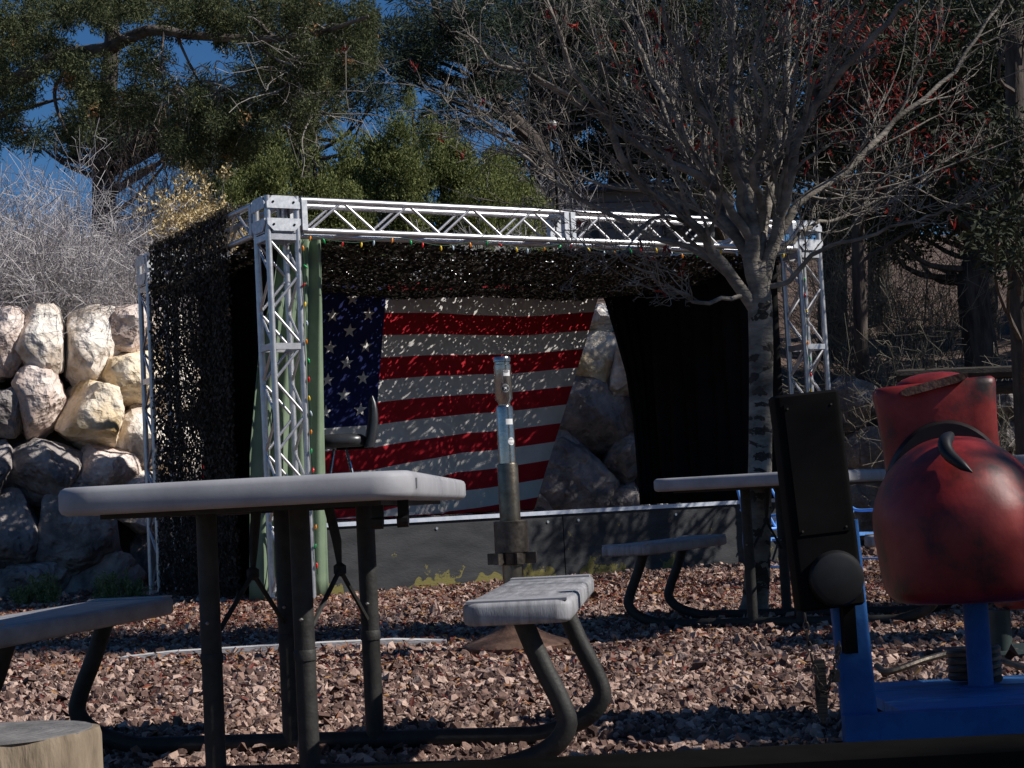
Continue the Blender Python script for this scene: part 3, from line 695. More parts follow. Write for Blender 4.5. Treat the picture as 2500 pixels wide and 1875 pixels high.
# log stump
sp = at(-30, 1785, 3.0); sc_ = Vector((sp.x, 3.05, 0)); stp = empty('log_stump', sc_, 0, 'sawn log stump with grey top beside the picnic bench', 'stump')
r = rngf(5); L = []
for z, k in ((0, 1.03), (.1, 1.0), (.2, .99), (.285, .985), (.298, .965)):
    L.append([((.172*k + .006*math.sin(3*a + 1) + .004*math.sin(7*a))*math.cos(a), (.172*k + .006*math.sin(3*a + 1) + .004*math.sin(7*a))*math.sin(a), z) for a in np.linspace(0, 2*math.pi, 49)[:-1]])
MB().loft(L).build('trunk_section', M['log_bark'], stp, smooth=40)
f = MB()
for k in range(7):
    rr = .160 - k*.021; pts = [(rr*math.cos(a)*(1 + .02*math.sin(3*a)), rr*math.sin(a)*(1 + .02*math.sin(3*a)), .2975) for a in np.linspace(0, 6.283, 41)]; f.tube(pts, .0022, 5)
f.lathe([(.164, .2962), (.163, .2992)], 40); f.build('cut_face', M['endgrain'], stp)

# ------------------------------------------------------------------ red animal ride on its blue frame
RX = at(2352, 1280, 4.55).x
ride = empty('animal_ride', (RX, 4.55, 0), R(-8), 'worn red animal-shaped ride with black collar and tail on a blue pole', 'ride')
def sup(hw, hd, yc, z, e, n=44):
    return [(hw*math.copysign(abs(math.cos(a))**e, math.cos(a)), yc + hd*math.copysign(abs(math.sin(a))**e, math.sin(a)), z) for a in np.linspace(0, 2*math.pi, n + 1)[:-1]]
BODY = tuple((z_, w_*1.10, d_, e_) for z_, w_, d_, e_ in ((.335, .130, .20, .7), (.337, .155, .235, .62), (.345, .172, .258, .6), (.365, .184, .275, .6), (.40, .190, .285, .65), (.46, .197, .295, .75), (.52, .204, .30, .85), (.58, .203, .295, .92), (.63, .190, .275, 1), (.67, .171, .25, 1), (.70, .150, .222, 1), (.725, .126, .19, 1), (.745, .100, .155, 1), (.760, .073, .115, 1), (.769, .045, .072, 1), (.773, .015, .025, 1)))
def body_mesh():
    zs = np.array([b[0] for b in BODY]); T = np.linspace(0, len(BODY) - 1, 60); K = np.arange(len(BODY)); B = np.array(BODY)
    Q = spline(B[:, :3], 60)
    return MB().loft([sup(max(q[1], .01), max(q[2], .012), .12, q[0], np.interp(t, K, B[:, 3])) for q, t in zip(Q, T)])
body_mesh().build('body', M['red_paint'], ride, smooth=70)
f = MB(); L = []
def headsec(z, hw, hd, yc, e=.42, ridge=.012, n=44, skew=0.0):
    out = []
    for j in range(n):
        a = 2*math.pi*j/n; c_, s_ = math.cos(a), math.sin(a)
        x = hw*math.copysign(abs(c_)**e, c_); y = hd*math.copysign(abs(s_)**e, s_)
        if y < 0: y -= ridge*math.exp(-(x/.022)**2)
        out.append((x + skew, y + yc, z))
    return out
for z, hw, hd, yc, e, rd in ((.46, .150, .07, .40, .7, 0), (.60, .158, .08, .40, .6, .004), (.70, .160, .088, .40, .5, .010), (.78, .161, .09, .40, .45, .014), (.86, .166, .09, .40, .42, .014), (.915, .171, .088, .40, .36, .010), (.930, .170, .084, .40, .36, .005), (.938, .162, .076, .40, .42, .002)):
    L.append(headsec(z, hw, hd, yc, e, rd))
f.loft(L); 
L = [headsec(.930 + .040*math.sin(t*math.pi/2), .11*math.cos(t*math.pi/2*.96), .085*math.cos(t*math.pi/2*.96), .42, .9, 0) for t in np.linspace(0, 1, 7)]
f.loft(L); hd = f.build('head', M['red_paint'], ride, smooth=50); hd.rotation_euler = (0, R(-3), 0); hd.location = (.035, 0, 0)
f = MB(); f.loft([[(x, .315 + .02*q, .925 + .09*x + y) for x, y in [(-.10, -.008), (-.085, -.014), (.06, -.004), (.085, .004), (.088, .016), (.07, .02), (-.085, .010), (-.10, .004)]] for q in (-1.6, 1)])
f.build('brow_strip', M['rust'], hd, smooth=40)
f = MB(); L = []
for k in range(25):
    a = R(12 + 156*k/24); c_, s_ = math.cos(a), math.sin(a)
    for_r = []
    cx_, cz_ = .178*c_, .545 + .262*s_
    L.append([(cx_ + dr*c_, .30 + dy, cz_ + dr*s_) for dr, dy in ((-.05, -.02), (.008, -.022), (.018, 0), (.008, .022), (-.05, .02))])
f.loft(L).build('collar_band', M['black_rubber'], ride, smooth=50)
f = MB(); pts = spline([(-.020, -.02, .772), (-.042, -.085, .752), (-.038, -.118, .722), (-.012, -.150, .693), (.012, -.168, .672)], 16)
f.tube(pts, np.interp(np.linspace(0, 1, 16), [0, .15, .5, .8, 1], [.012, .019, .018, .012, .002]), 10).build('tail', M['black_rubber'], ride, smooth=True)
MB().lathe([(.055, .10), (.055, .108), (.033, .112), (.033, .335)], 20, (.022, .05, 0)).build('pole', M['blue_paint'], ride, smooth=40)
f = MB()
for k in range(4): f.tube([(.022 + (.062)*math.cos(a), .17 + .062*math.sin(a), .115 + .020*k + .003*a) for a in np.linspace(0, 6.283, 21)], .012, 8)
f.build('coil', M['dark_steel'], ride, smooth=True)
# blue platform with upright
px0 = at(2098, 1700, 4.25).x
rp = empty('ride_platform', (px0, 4.25, 0), R(0), 'blue painted plank platform and upright post under the red ride', 'platform')
for k in range(3):
    o = MB().box((.56, .10 + .205*k, .085), (.92, .198, .028)).build('plank', M['blue_worn'], rp); o.location.z = .002*k
MB().box((.50, -.04, .065), (1.10, .05, .075)).build('front_rail', M['blue_paint'], rp)
f = MB(); f.box((.56, .02, .035), (.9, .06, .07)); f.box((.56, .5, .035), (.9, .06, .07)); f.build('bearer', M['timber'], rp)
u = MB(); u.loft([[(a, b, z) for a, b, _ in rrect(.085, .05, .012, 0)] for z, in ((.0,), (.57,))]).build('upright', M['blue_paint'], rp, smooth=40).rotation_euler = (0, R(-2), 0)
# black box on the upright
bx0 = at(2004, 1345, 4.17)
cb = empty('coin_box', (bx0.x, 4.17, 0), R(6), 'tall black metal box with round cover on the blue upright, chain hanging below', 'box')
f = MB(); L = []
for z, ins in ((.365, .006), (.371, 0), (.879, 0), (.885, .006)): L.append([(a, b, z) for a, b, _ in rrect(.160 - 2*ins, .075 - 2*ins, .012, 0)])
b = f.loft(L).build('case', M['black_paint'], cb, smooth=40); b.rotation_euler = (0, R(-3.5), 0); b.location = (.035, 0, -.0)
o = MB().lathe([(.066, -.0), (.068, .010), (.062, .022), (.05, .026)], 32).build('round_cover', M['black_rubber'], b, smooth=40); o.location = (.012, -.037, .435); o.rotation_euler = (R(90), 0, 0)
d_ = MB().loft([[(x, y, z) for x, _, z in ((-.062, 0, .545), (.062, 0, .545), (.062, 0, .86), (-.062, 0, .86))] for y in (-.0375, -.0405)]).build('door_panel', M['black_paint'], b)
for qx in (-.054, .054):
    for qz in (.555, .85): MB().lathe([(.003, 0), (.0025, .002)], 8).build('screw', M['dark_steel'], b).matrix_local = Matrix.Translation((qx, -.0405, qz)) @ Matrix.Rotation(R(90), 4, 'X')
MB().box((.066, .042, .40), (.03, .05, .3)).build('bracket', M['black_paint'], cb)
ch = empty('chain', at(1985, 1560, 4.10), 0, 'loop of dark steel chain with a padlock dangling below the black box', 'chain')
cpath = spline([at(1965, 1500, 4.09), at(1972, 1560, 4.09), at(1990, 1640, 4.09), at(2012, 1690, 4.09), at(2030, 1655, 4.09), at(2044, 1600, 4.09), at(2048, 1575, 4.09)], 18)
f = MB(); org = np.array(ch.location)
for k in range(17):
    a, b_ = cpath[k] - org, cpath[k+1] - org; c_ = (a + b_)/2; d = unit(b_ - a); s_ = unit(np.cross(d, [0, 1, 0.01])); n_ = np.cross(d, s_)
    w = s_ if k % 2 else n_; f = MB().tube([c_ + d*.0125*math.cos(t) + w*.006*math.sin(t) for t in np.linspace(0, 6.283, 13)], .0022, 6); f.build('link', M['dark_steel'], ch, smooth=True)
pl = at(2038, 1650, 4.10) - Vector(org)
MB().box((pl.x, pl.y, pl.z), (.022, .010, .03)).build('padlock', M['dark_steel'], ch)
kn = at(2000, 1610, 4.12); f = MB(); f.loft([[(x, y, z) for x, y in ((-w, -.006), (w, -.006), (w, .006), (-w, .006))] for z, w in ((0, .012), (-.08, .014), (-.13, .011), (-.15, .002))])
o = f.build('wooden_stake', M['timber']); o.location = kn; tag(o, 'narrow pointed wooden stake hanging under the black box', 'stake')
# second ride on a dark green post, mostly hidden
p2 = at(2445, 1590, 6.4)
r2 = empty('animal_ride', (p2.x, 6.4, 0), 0, 'dark green post carrying the end of another red ride', 'ride')
MB().lathe([(.11, 0), (.11, .012), (.042, .016), (.040, .17)], 20).build('post', M['green_steel'], r2, smooth=40)
o = body_mesh().build('body', M['red_paint'], r2, smooth=70)
o.scale = (.42, .42, .42); o.location = (.10, 0, .03)
MB().box((.25, .02, .012), (.9, .42, .024)).build('base_plate', M['green_steel'], r2)
f = MB().tube(spline([at(2140, 1625, 5.6), at(2170, 1640, 5.55), at(2260, 1610, 5.6), at(2350, 1590, 5.7), at(2420, 1605, 5.5), at(2560, 1650, 5.2)], 30), .011, 8)
for v in f.V: v[:, 2] = np.maximum(v[:, 2], .02)
tag(f.build('bent_rod', M['dark_steel'], smooth=True), 'bent dark iron rod lying on the gravel behind the blue platform', 'rod')

# grey plank table at the right edge
p3 = at(2432, 1126, 6.9); gt = empty('plank_table', (p3.x + .55, 7.1, 0), R(-12), 'plain grey plank table beyond the red ride', 'table')
slab(MB(), 1.1, .5, .045, .03, .01, .70).build('tabletop', M['worn_plastic'], gt, smooth=50)
for sx in (.05, .42):
    for sy in (-.2, .2): MB().box((sx, sy, .35), (.05, .05, .70)).build('leg', M['leg'], gt)

# blue cast garden bench
gb = empty('garden_bench', (1.576, 12.1, 0), R(27), 'light blue ornate metal garden bench with lattice back in front of the stage', 'bench')
BWd = .92; gb.scale = (1, 1, .81)
def bar(name, pts, rad, n=20): return MB().tube(spline(pts, n), rad, 8).build(name, M['light_blue'], gb, smooth=True)
for x in (0, BWd):
    bar('leg', [(x, .02, 0), (x, .0, .2), (x, .01, .40), (x, .0, .62), (x, .06, .88)], .016)
    bar('leg', [(x, -.44, 0), (x, -.41, .12), (x, -.43, .25), (x, -.42, .38)], .014)
    bar('arm', [(x, .03, .66), (x, -.08, .60), (x, -.25, .595), (x, -.40, .60), (x, -.45, .585), (x, -.43, .55), (x, -.40, .48), (x, -.42, .38)], .014, 30)
    bar('stretcher', [(x, .01, .17), (x, -.2, .17), (x, -.42, .17)], .009)
for k in range(6): MB().box((BWd/2, -.03 - .078*k, .395), (BWd, .05, .018)).build('seat_slat', M['light_blue'], gb)
bar('back_rail', [(0, .06, .88), (BWd*.25, .06, .92), (BWd*.5, .06, .95), (BWd*.75, .06, .92), (BWd, .06, .88)], .016)
bar('back_rail', [(0, .005, .48), (BWd/2, .005, .48), (BWd, .005, .48)], .012)
for k in range(7):
    for sg in (-1, 1):
        a = BWd*(k + .5 - sg*.5)/7; b_ = BWd*(k + .5 + sg*.5)/7; bar('lattice_bar', [(a, .005, .49), ((a + b_)/2, .03, .68), (b_, .055, .88)], .009, 8)
for x in (.06, BWd - .06):
    bar('scroll', [(x, .01, .62), (x + .03, .012, .57), (x + .07, .012, .55), (x + .1, .012, .59), (x + .07, .012, .63)], .009)

# black rail the view passes over
fr = empty('timber_rail', (0, 1.5, 0), R(-1.0), 'black timber rail running low across the front of the gravel yard', 'rail')
MB().box((0, 0, .350), (3.2, .10, .15)).build('beam', M['rail_black'], fr)
for x in (-1.35, 1.35): MB().box((x, .0, .137), (.085, .085, .278)).build('post', M['rail_black'], fr)

# timber rail on the right slope
a, b_ = at(2190, 918, 16.2), at(2640, 902, 15.6)
tr = empty('log_rail', a, 0, 'dark weathered double timber edging on the slope above the right boulders', 'timber')
for dz in (0, -.14):
    MB().tube([(0, 0, dz), tuple(Vector(b_ - a) + Vector((0, 0, dz)))], .06, 8).build('log', M['timber'], tr)
for t in (.2, .95):
    q = Vector(b_ - a)*t; MB().box((q.x, q.y + .05, -.8), (.12, .12, 1.7)).build('stake', M['timber'], tr)

# ------------------------------------------------------------------ vegetation builders
def grow(P, Rd, n_child, lf, ang, up, K2, wig, r, rf=.55, tmin=.2, tmax=1.0, bias=None):
    """children along each parent polyline: P (N,K,3), Rd (N,K) -> (N*n,K2,3)"""
    N, K, _ = P.shape; Lp = np.linalg.norm(np.diff(P, axis=1), axis=2).sum(1)
    t = r.uniform(tmin, tmax, (N, n_child)); q = t*(K - 1); i = np.minimum(q.astype(int), K - 2); fr_ = (q - i)[..., None]
    idx = np.arange(N)[:, None]; A = P[idx, i]; B = P[idx, i + 1]; C = A + (B - A)*fr_; T = unit(B - A)
    rad = (Rd[idx, i]*(1 - fr_[..., 0]) + Rd[idx, i + 1]*fr_[..., 0])
    rnd = r.normal(size=T.shape); side = unit(rnd - (rnd*T).sum(-1, keepdims=True)*T)
    an = r.normal(ang, .18, t.shape)[..., None]
    D = unit(T*np.cos(an) + side*np.sin(an) + np.array([0, 0, up]))
    L = (Lp[:, None]*lf*r.uniform(.45, 1.2, t.shape)*(1.15 - .6*t))[..., None, None]
    s = np.linspace(0, 1, K2)[None, None, :, None]
    bend = r.normal(0, wig, (*t.shape, 1, 3)) + np.array([0, 0, up*.6])
    b2 = r.normal(0, wig*.5, (*t.shape, 1, 3))
    Q = C[:, :, None, :] + L*(D[:, :, None, :]*s + bend*s**2 + b2*np.sin(s*5))
    r0 = np.clip(rad*rf, .0012, None)[..., None]; RR = r0*(1 - .75*np.linspace(0, 1, K2))[None, None]
    return Q.reshape(-1, K2, 3), RR.reshape(-1, K2)
def clumps(mb, C, rad, n, L, Wd, r, outward=.6, upb=.25, flat=1.0):
    """n leaf faces in gaussian clumps round centres C (M,3)"""
    Mn = len(C); rad = np.broadcast_to(rad, Mn); i = np.repeat(np.arange(Mn), n)
    o = r.normal(size=(len(i), 3)); o = unit(o)*(r.random((len(i), 1))**.45); o[:, 2] *= flat
    p = C[i] + o*rad[i][:, None]; d = unit(o*outward + r.normal(0, .5, o.shape) + np.array([0, 0, upb]))
    return leaves(mb, p, d, r.uniform(.7, 1.3, len(i))*L, r.uniform(.7, 1.3, len(i))*Wd, r)
def resample(pts, n): return spline(pts, n)

# ------------------------------------------------------------------ bare tree
TD = 9.2; tb = at(1838, 1500, TD)
bt = empty('bare_tree', (tb.x, TD, 0), 0, 'bare pale-barked tree with many thin twigs in front of the stage', 'tree')
r = rngf(42); o0 = np.array([tb.x, TD, 0])
tp = np.array([list(at(x, y, TD)) for x, y in ((1838, 1500), (1846, 1440), (1852, 1300), (1856, 1100), (1858, 900), (1856, 760), (1850, 640))]); tp[0, 2] = -.02
trunk = spline(tp, 40) - o0; zt = trunk[:, 2]
f = MB(); tr_ = np.interp(np.arange(40)/39, [0, .05, .12, .5, .85, 1], [.105, .082, .070, .062, .066, .05]); f.tube(trunk, tr_, 18); f.build('trunk', M['bark_pale'], bt, smooth=True)
f = MB()
for k in range(60):      # scars where branches were shed
    i = r.integers(5, 34); c_ = trunk[i]; a = r.uniform(R(190), R(370)); ww, hh = r.uniform(.014, .055), r.uniform(.006, .030)
    k1, k2 = r.uniform(0, 6, 2); rr_ = tr_[i]*1.015; sh = r.uniform(-.5, .5)
    ol = [(x*(1 + .35*math.sin(3*q + k1) + .25*math.sin(7*q + k2)), y*(1 + .4*math.sin(4*q + k2)) + sh*x) for q, (x, y) in zip(np.linspace(0, 6.283, 16), ell(ww, hh, 16))]
    cyl = lambda x, y: (rr_*math.cos(a + x/rr_) + c_[0], rr_*math.sin(a + x/rr_) + c_[1], c_[2] + y)
    f.add([cyl(0, 0)] + [cyl(x*.55, y*.55) for x, y in ol] + [cyl(x, y) for x, y in ol], [[0, j + 1, (j + 1) % 16 + 1] for j in range(16)] + [[j + 1, j + 17, (j + 1) % 16 + 17, (j + 1) % 16 + 1] for j in range(16)])
f.build('bark_scars', M['bark_scar'], bt)['kind'] = 'stuff'
LIMBS = [  # photo traces with depth offsets
 ([(1852, 700), (1838, 560), (1812, 400), (1796, 200), (1788, 0), (1780, -200)], .042, (0, 0, .05, .1, .1, .1)),
 ([(1856, 720), (1900, 560), (1945, 400), (1985, 270), (2060, 160), (2190, 30), (2300, -90)], .034, (0, -.05, -.1, -.2, -.3, -.4, -.5)),
 ([(1846, 760), (1770, 660), (1700, 560), (1580, 450), (1510, 340), (1440, 240), (1380, 130), (1330, -20)], .030, (0, -.1, -.2, -.35, -.5, -.6, -.7, -.8)),
 ([(1838, 640), (1770, 520), (1715, 420), (1650, 280), (1560, 130), (1480, 0), (1430, -90)], .026, (0, .1, .2, .3, .4, .5, .6)),
 ([(1840, 600), (1745, 470), (1620, 380), (1480, 290), (1330, 210), (1210, 130), (1140, 70)], .022, (0, -.15, -.3, -.5, -.7, -.8, -.9)),
 ([(1800, 690), (1700, 610), (1560, 560), (1420, 480), (1290, 400), (1190, 310), (1130, 240)], .018, (-.05, .1, .3, .4, .5, .6, .7)),
 ([(1845, 640), (1880, 480), (1900, 330), (1925, 180), (1935, 0), (1945, -150)], .026, (0, .15, .3, .35, .4, .5)),
 ([(1868, 640), (1960, 500), (2060, 400), (2180, 310), (2300, 200), (2400, 60), (2470, -40)], .022, (0, .1, .2, .3, .4, .5, .6)),
 ([(1830, 560), (1800, 430), (1720, 290), (1660, 150), (1620, 0), (1600, -120)], .022, (0, -.2, -.4, -.5, -.6, -.7)),
 ([(1876, 700), (1960, 640), (2060, 600), (2180, 560), (2290, 520), (2390, 470)], .013, (0, -.1, -.2, -.3, -.4, -.5)),
 ([(1880, 620), (1990, 560), (2120, 500), (2250, 440), (2380, 360)], .012, (0, .2, .4, .5, .6)),
 ([(1820, 720), (1730, 740), (1640, 700), (1560, 660), (1480, 610), (1420, 590)], .011, (0, -.2, -.3, -.4, -.5, -.5)),
 ([(1830, 600), (1700, 500), (1560, 470), (1430, 430), (1330, 390), (1250, 350)], .013, (0, .2, .4, .7, .9, 1.0)),
 ([(1856, 560), (1850, 420), (1862, 280), (1850, 120), (1862, -60)], .020, (0, -.3, -.5, -.6, -.7)),
 ([(1850, 640), (1800, 560), (1660, 340), (1600, 180), (1545, 40), (1500, -80)], .018, (.0, .3, .7, .9, 1.0, 1.1))]
lp = []; lr = []
for pts, rad, dd in LIMBS:
    q = np.array([list(at(x, y, TD + e)) for (x, y), e in zip(pts, dd)]) - o0
    q = resample(q, 22); w_ = r.normal(0, .020, (22, 3)); w_[0] = 0; w_[1:-1] = (w_[:-2] + w_[1:-1] + w_[2:])/2; q = q + w_
    lp.append(q); lr.append(rad*(1 - .78*np.linspace(0, 1, 22)**.8))
lp, lr = np.array(lp), np.array(lr)
lr *= 1.25
g1 = grow(lp, lr, 17, .40, .62, .22, 10, .12, r, .42, .12, 1.0)
g2 = grow(*g1, 6, .46, .70, .16, 8, .20, r, .6, .15, 1.0)
g3 = grow(*g2, 2, .5, .75, .12, 5, .25, r, .7, .2, 1.0)
for P_, R_, s_ in ((lp, lr, 10),): 
    for k in range(len(P_)): MB().tubes(P_[k:k+1], R_[k:k+1], s_).build('limb', M['bark_pale'], bt, smooth=True)
f = MB().tubes(*g1, 5).tubes(g2[0], np.maximum(g2[1], .0022), 4).tubes(g3[0], np.maximum(g3[1], .0018), 3)
f.build('twigs', M['bark_pale'], bt)['kind'] = 'stuff'
f = MB(); tips = g2[0][:, -1]; k = r.random(len(tips)) < .045; C = tips[k]; clumps(f, C, .035, 4, .055, .016, r, .3, -.8)
f.build('clinging_leaves', M['red_leaf'], bt)['kind'] = 'stuff'

# ------------------------------------------------------------------ shrubs on the terrace
def wz(x, y): return float(ground_z(np.array(x, float), np.array(y, float)))
def twig_bush(name, X, Y, h, spread, n, m, seed, label, cat, group=None, up=.9, wig=.25, sub=6, rad=.008, lf=.5, K=7, curl=.16):
    r = rngf(seed); base = np.array([X, Y, wz(X, Y) - .03]); b = empty(name, base, 0, label, cat, group)
    az = r.uniform(0, 6.283, n); el = np.clip(r.normal(up, .28, n), .1, 1.5); D = np.stack([np.cos(az)*np.cos(el)*spread, np.sin(az)*np.cos(el)*spread, np.sin(el)*h], -1)
    s = np.linspace(0, 1, K)[None, :, None]; st = np.stack([r.normal(0, spread*.22, n), r.normal(0, spread*.22, n), np.zeros(n)], -1)
    P = st[:, None]*(1 - 0*s) + D[:, None]*s*r.uniform(.6, 1.05, (n, 1, 1)) + r.normal(0, wig*h*.3, (n, 1, 3))*s**2 + r.normal(0, .03*h, (n, K, 3))*s
    Rr = rad*(1 - .7*np.linspace(0, 1, K))[None]*r.uniform(.6, 1.2, (n, 1))
    a1 = grow(P, Rr, sub, lf, .75, .1, 5, curl, r, .6, .25, 1.0); a2 = grow(*a1, max(2, sub//2), .6, .8, .05, 3, curl*1.4, r, .65, .2, 1.0)
    MB().tubes(P, Rr, 4).build('stems', M[m], b)['kind'] = 'stuff'
    MB().tubes(a1[0], np.maximum(a1[1], .0028), 3).tubes(a2[0], np.maximum(a2[1], .0022), 3).build('twigs', M[m], b)['kind'] = 'stuff'
    return b, a1, P
GB = [(-5.6, 17.4, 1.9, 1.3), (-4.75, 17.9, 2.0, 1.25), (-5.2, 18.8, 2.3, 1.3), (-3.95, 18.35, 1.55, 1.1), (-6.2, 18.6, 2.2, 1.2), (-3.3, 19.5, 1.2, 1.0), (-4.3, 19.3, 1.9, 1.1), (-2.9, 20.0, 1.2, .9)]
for i, (x, y, h, s) in enumerate(GB):
    twig_bush('grey_shrub', x, y, h*.86, s, 120, 'brush', 60 + i, ['dense leafless grey shrub overhanging the two largest pale boulders', 'dense leafless grey shrub in the middle of the brush above the boulders', 'tall leafless grey shrub backed by the dark pine', 'low grey shrub touching the netted left side of the stage', 'leafless grey shrub under the overhanging juniper limbs', 'small grey shrub beneath the dry yellow flowers', 'grey shrub at the foot of the reddish twig shrub', 'low grey shrub behind the left corner block'][i], 'shrub', 'leafless grey shrubs above the wall', up=.75, sub=7, rad=.008, lf=.44, curl=.26)
p = at(360, 480, 20.5); twig_bush('red_twig_shrub', p.x, 20.5, 2.7, 1.0, 46, 'red_twig', 71, 'tall upright reddish twig shrub behind the grey brush', 'shrub', up=1.2, sub=5, rad=.010, lf=.35, curl=.10)
p = at(470, 450, 21); twig_bush('red_twig_shrub', p.x, 21, 2.4, .9, 22, 'dead_twig', 72, 'sparse pale bare shrub beside the dry yellow flowers', 'shrub', up=1.15, sub=4, rad=.010, lf=.35, curl=.12)
for i, (px, Y, h) in enumerate(((440, 18.7, 1.65), (500, 18.8, 1.75), (548, 18.9, 1.75), (470, 19.2, 1.95), (590, 19.0, 1.6))):
    p = at(px, 560, Y); r = rngf(80 + i); b, a1, P = twig_bush('rabbitbrush', p.x, Y, h, .38, 40, 'olive_brush', 80 + i, ['dry yellow-headed brush at the edge of the grey shrubs', 'dry yellow-headed brush beside the left top beam', 'full yellow-headed brush behind the netted top beam', 'tall dry yellow-headed brush behind the others', 'dry yellow-headed brush touching the left corner block'][i], 'shrub', 'dry yellow flower bushes', up=1.25, sub=3, rad=.006, lf=.3)
    f = MB(); tips = P[:, -1]; clumps(f, np.concatenate([tips, P[:, -2]]), .10, 34, .045, .020, r, .8, .4); f.build('flower_heads', M['dry_flower'], b)['kind'] = 'stuff'
for i, (px, py, Y, h) in enumerate(((1010, 470, 22, 1.1), (1130, 480, 23, 1.2), (930, 300, 34, 2.6), (860, 300, 36, 2.2), (1230, 480, 22.5, 1.3), (1320, 400, 30, 2.2))):
    p = at(px, py, Y); twig_bush('grey_shrub', p.x, Y, h, h*.55, 34, 'brush', 90 + i, ['pale bare shrub just above the front beam under the junipers', 'bare grey shrub above the front beam near the house', 'tall thin grey shrub on the skyline between junipers', 'thin grey shrub high on the hill left of the leaning pine top', 'bare grey shrub at the foot of the leaning pine', 'grey shrub in front of the house wall'][i], 'shrub', 'small grey shrubs on the hill', sub=6, rad=.009, curl=.2)
for i, (px, Y, h) in enumerate(((2180, 18.5, 1.7), (2320, 18.0, 1.6), (2090, 20, 2.0), (2440, 17.5, 1.5), (2250, 20, 1.9), (2480, 17.2, 1.4))):
    p = at(px, 800, Y); twig_bush('olive_shrub', p.x, Y, h, h*.8, 60, 'olive_brush', 110 + i, ['olive-brown shrub beside the right front truss tower', 'olive-brown shrub at the foot of the twisted evergreen', 'taller olive shrub behind the right truss tower', 'olive shrub above the log rail', 'olive shrub between the slender red-leaved tree and the twisted evergreen', 'low olive shrub at the base of the dark straight trunk'][i], 'shrub', 'shrubs on the right slope', sub=6, rad=.008, curl=.22)

# ------------------------------------------------------------------ trees with foliage
def tree(name, base, trunk_pts, trunk_r, limbs, C, crad, nl, L, Wd, leafm, seed, label, barkm='bark_dark', group=None, upb=.25, flat=1.0, outward=.6, brown=0.0, twig_n=0):
    r = rngf(seed); base = np.array(list(base)); t = empty(name, base, 0, label, 'tree', group)
    tp = spline(np.array([list(p) for p in trunk_pts]) - base, 24); MB().tube(tp, np.interp(np.linspace(0, 1, 24), np.linspace(0, 1, len(trunk_r)), trunk_r), 10).build('trunk', M[barkm], t, smooth=True)
    C = np.asarray(C, float) - base
    if limbs == 'auto':
        m = min(len(C), 46); idx = r.choice(len(C), m, replace=False); f = MB()
        for k in idx:
            j = int(np.clip((np.argmin(np.abs(tp[:, 2] - (C[k][2] - .35*np.linalg.norm(C[k][:2] - tp[12][:2]) - .2)))), 3, 23)); a = tp[j]; mid = (a + C[k])/2 + r.normal(0, .12, 3) - np.array([0, 0, .08])
            f.tube(spline([a, mid, C[k]], 8), np.linspace(.03, .008, 8)*trunk_r[0]/.12, 5)
        f.build('branches', M[barkm], t, smooth=True)
    elif limbs:
        for pts, r0, r1 in limbs:
            q = spline(np.array([list(p) for p in pts]) - base, 18); MB().tube(q, np.linspace(r0, r1, 18), 9).build('limb', M[barkm], t, smooth=True)
    f = MB(); clumps(f, C, crad, nl, L, Wd, r, outward, upb, flat); f.build('crown', M[leafm], t)['kind'] = 'stuff'
    if brown:
        f = MB(); k = r.random(len(C)) < brown; clumps(f, C[k] + r.normal(0, .1, (k.sum(), 3)), crad*.6 if np.isscalar(crad) else .2, 30, L, Wd, r, .4, -.3); f.build('dead_foliage', M['brown_needle'], t)['kind'] = 'stuff'
    return t, C, r
# mid-hill junipers, plume-shaped crowns
def plume_centres(r, cx, cy, z0, z1, rad, n):
    C = []
    nl = max(4, int(rad*6)); lob = [(r.uniform(0, 6.283), r.uniform(.15, .8)*rad, r.uniform(.6, 1.0)) for _ in range(nl)]
    for a, rr, hh in lob:
        top = z0 + (z1 - z0)*hh*(1 - .25*rr/rad)
        for k in range(max(3, n//nl)):
            t = r.random(); w = rad*.36*(1 - t**2.2) + .05
            C.append((cx + rr*math.cos(a)*(1 - .3*t) + r.normal(0, w*.6), cy + rr*math.sin(a)*(1 - .3*t) + r.normal(0, w*.6), z0 + (top - z0)*t))
    return np.array(C)
JN = [(655, 430, 190, 23.5, 1.0), (760, 330, 235, 25.5, 1.1), (865, 300, 150, 26, 1.0), (960, 330, 180, 25, .95), (1065, 330, 170, 26.5, 1.0), (1165, 420, 150, 27, 1.0), (590, 330, 160, 28, 1.2), (820, 430, 90, 23.5, .8), (720, 230, 120, 33, 1.4), (1260, 430, 110, 28, 1.0), (1000, 215, 130, 38, 1.8), (540, 300, 120, 32, 1.3)]
JLAB = ['low spreading juniper right behind the left front corner block', 'broad tall juniper above the left half of the front beam', 'slim juniper wedged between two broader ones above the front beam', 'bright rounded juniper beneath the leaning pine', 'juniper whose top reaches into the leaning pine branches', 'small juniper beside the grey house', 'dim juniper behind the dry yellow flower bushes',
 'low juniper bush just above the front beam', 'tall juniper under the blue-green pine', 'juniper at the foot of the straight pine', 'far juniper on the skyline between the pines', 'far juniper behind the reddish twig shrub']
for i, (px, py, hw, Y, rad) in enumerate(JN):
    Y += 1.2; top = at(px, py - 90 if i not in (7,) else py - 40, Y); gz0 = wz(top.x, Y); r = rngf(500 + i)
    C = plume_centres(r, top.x, Y, gz0 + .25, top.z, rad, 110)
    tree('juniper_tree', (top.x, Y, gz0 - .05), [(top.x, Y, gz0 - .05), (top.x + .05, Y, gz0 + .9), (top.x, Y, gz0 + (top.z - gz0)*.7)], (.10, .07, .03), None, C, .21, 200, .060, .026, 'juniper', 520 + i,
         JLAB[i], group='junipers on the hill', upb=.7, flat=1.2)
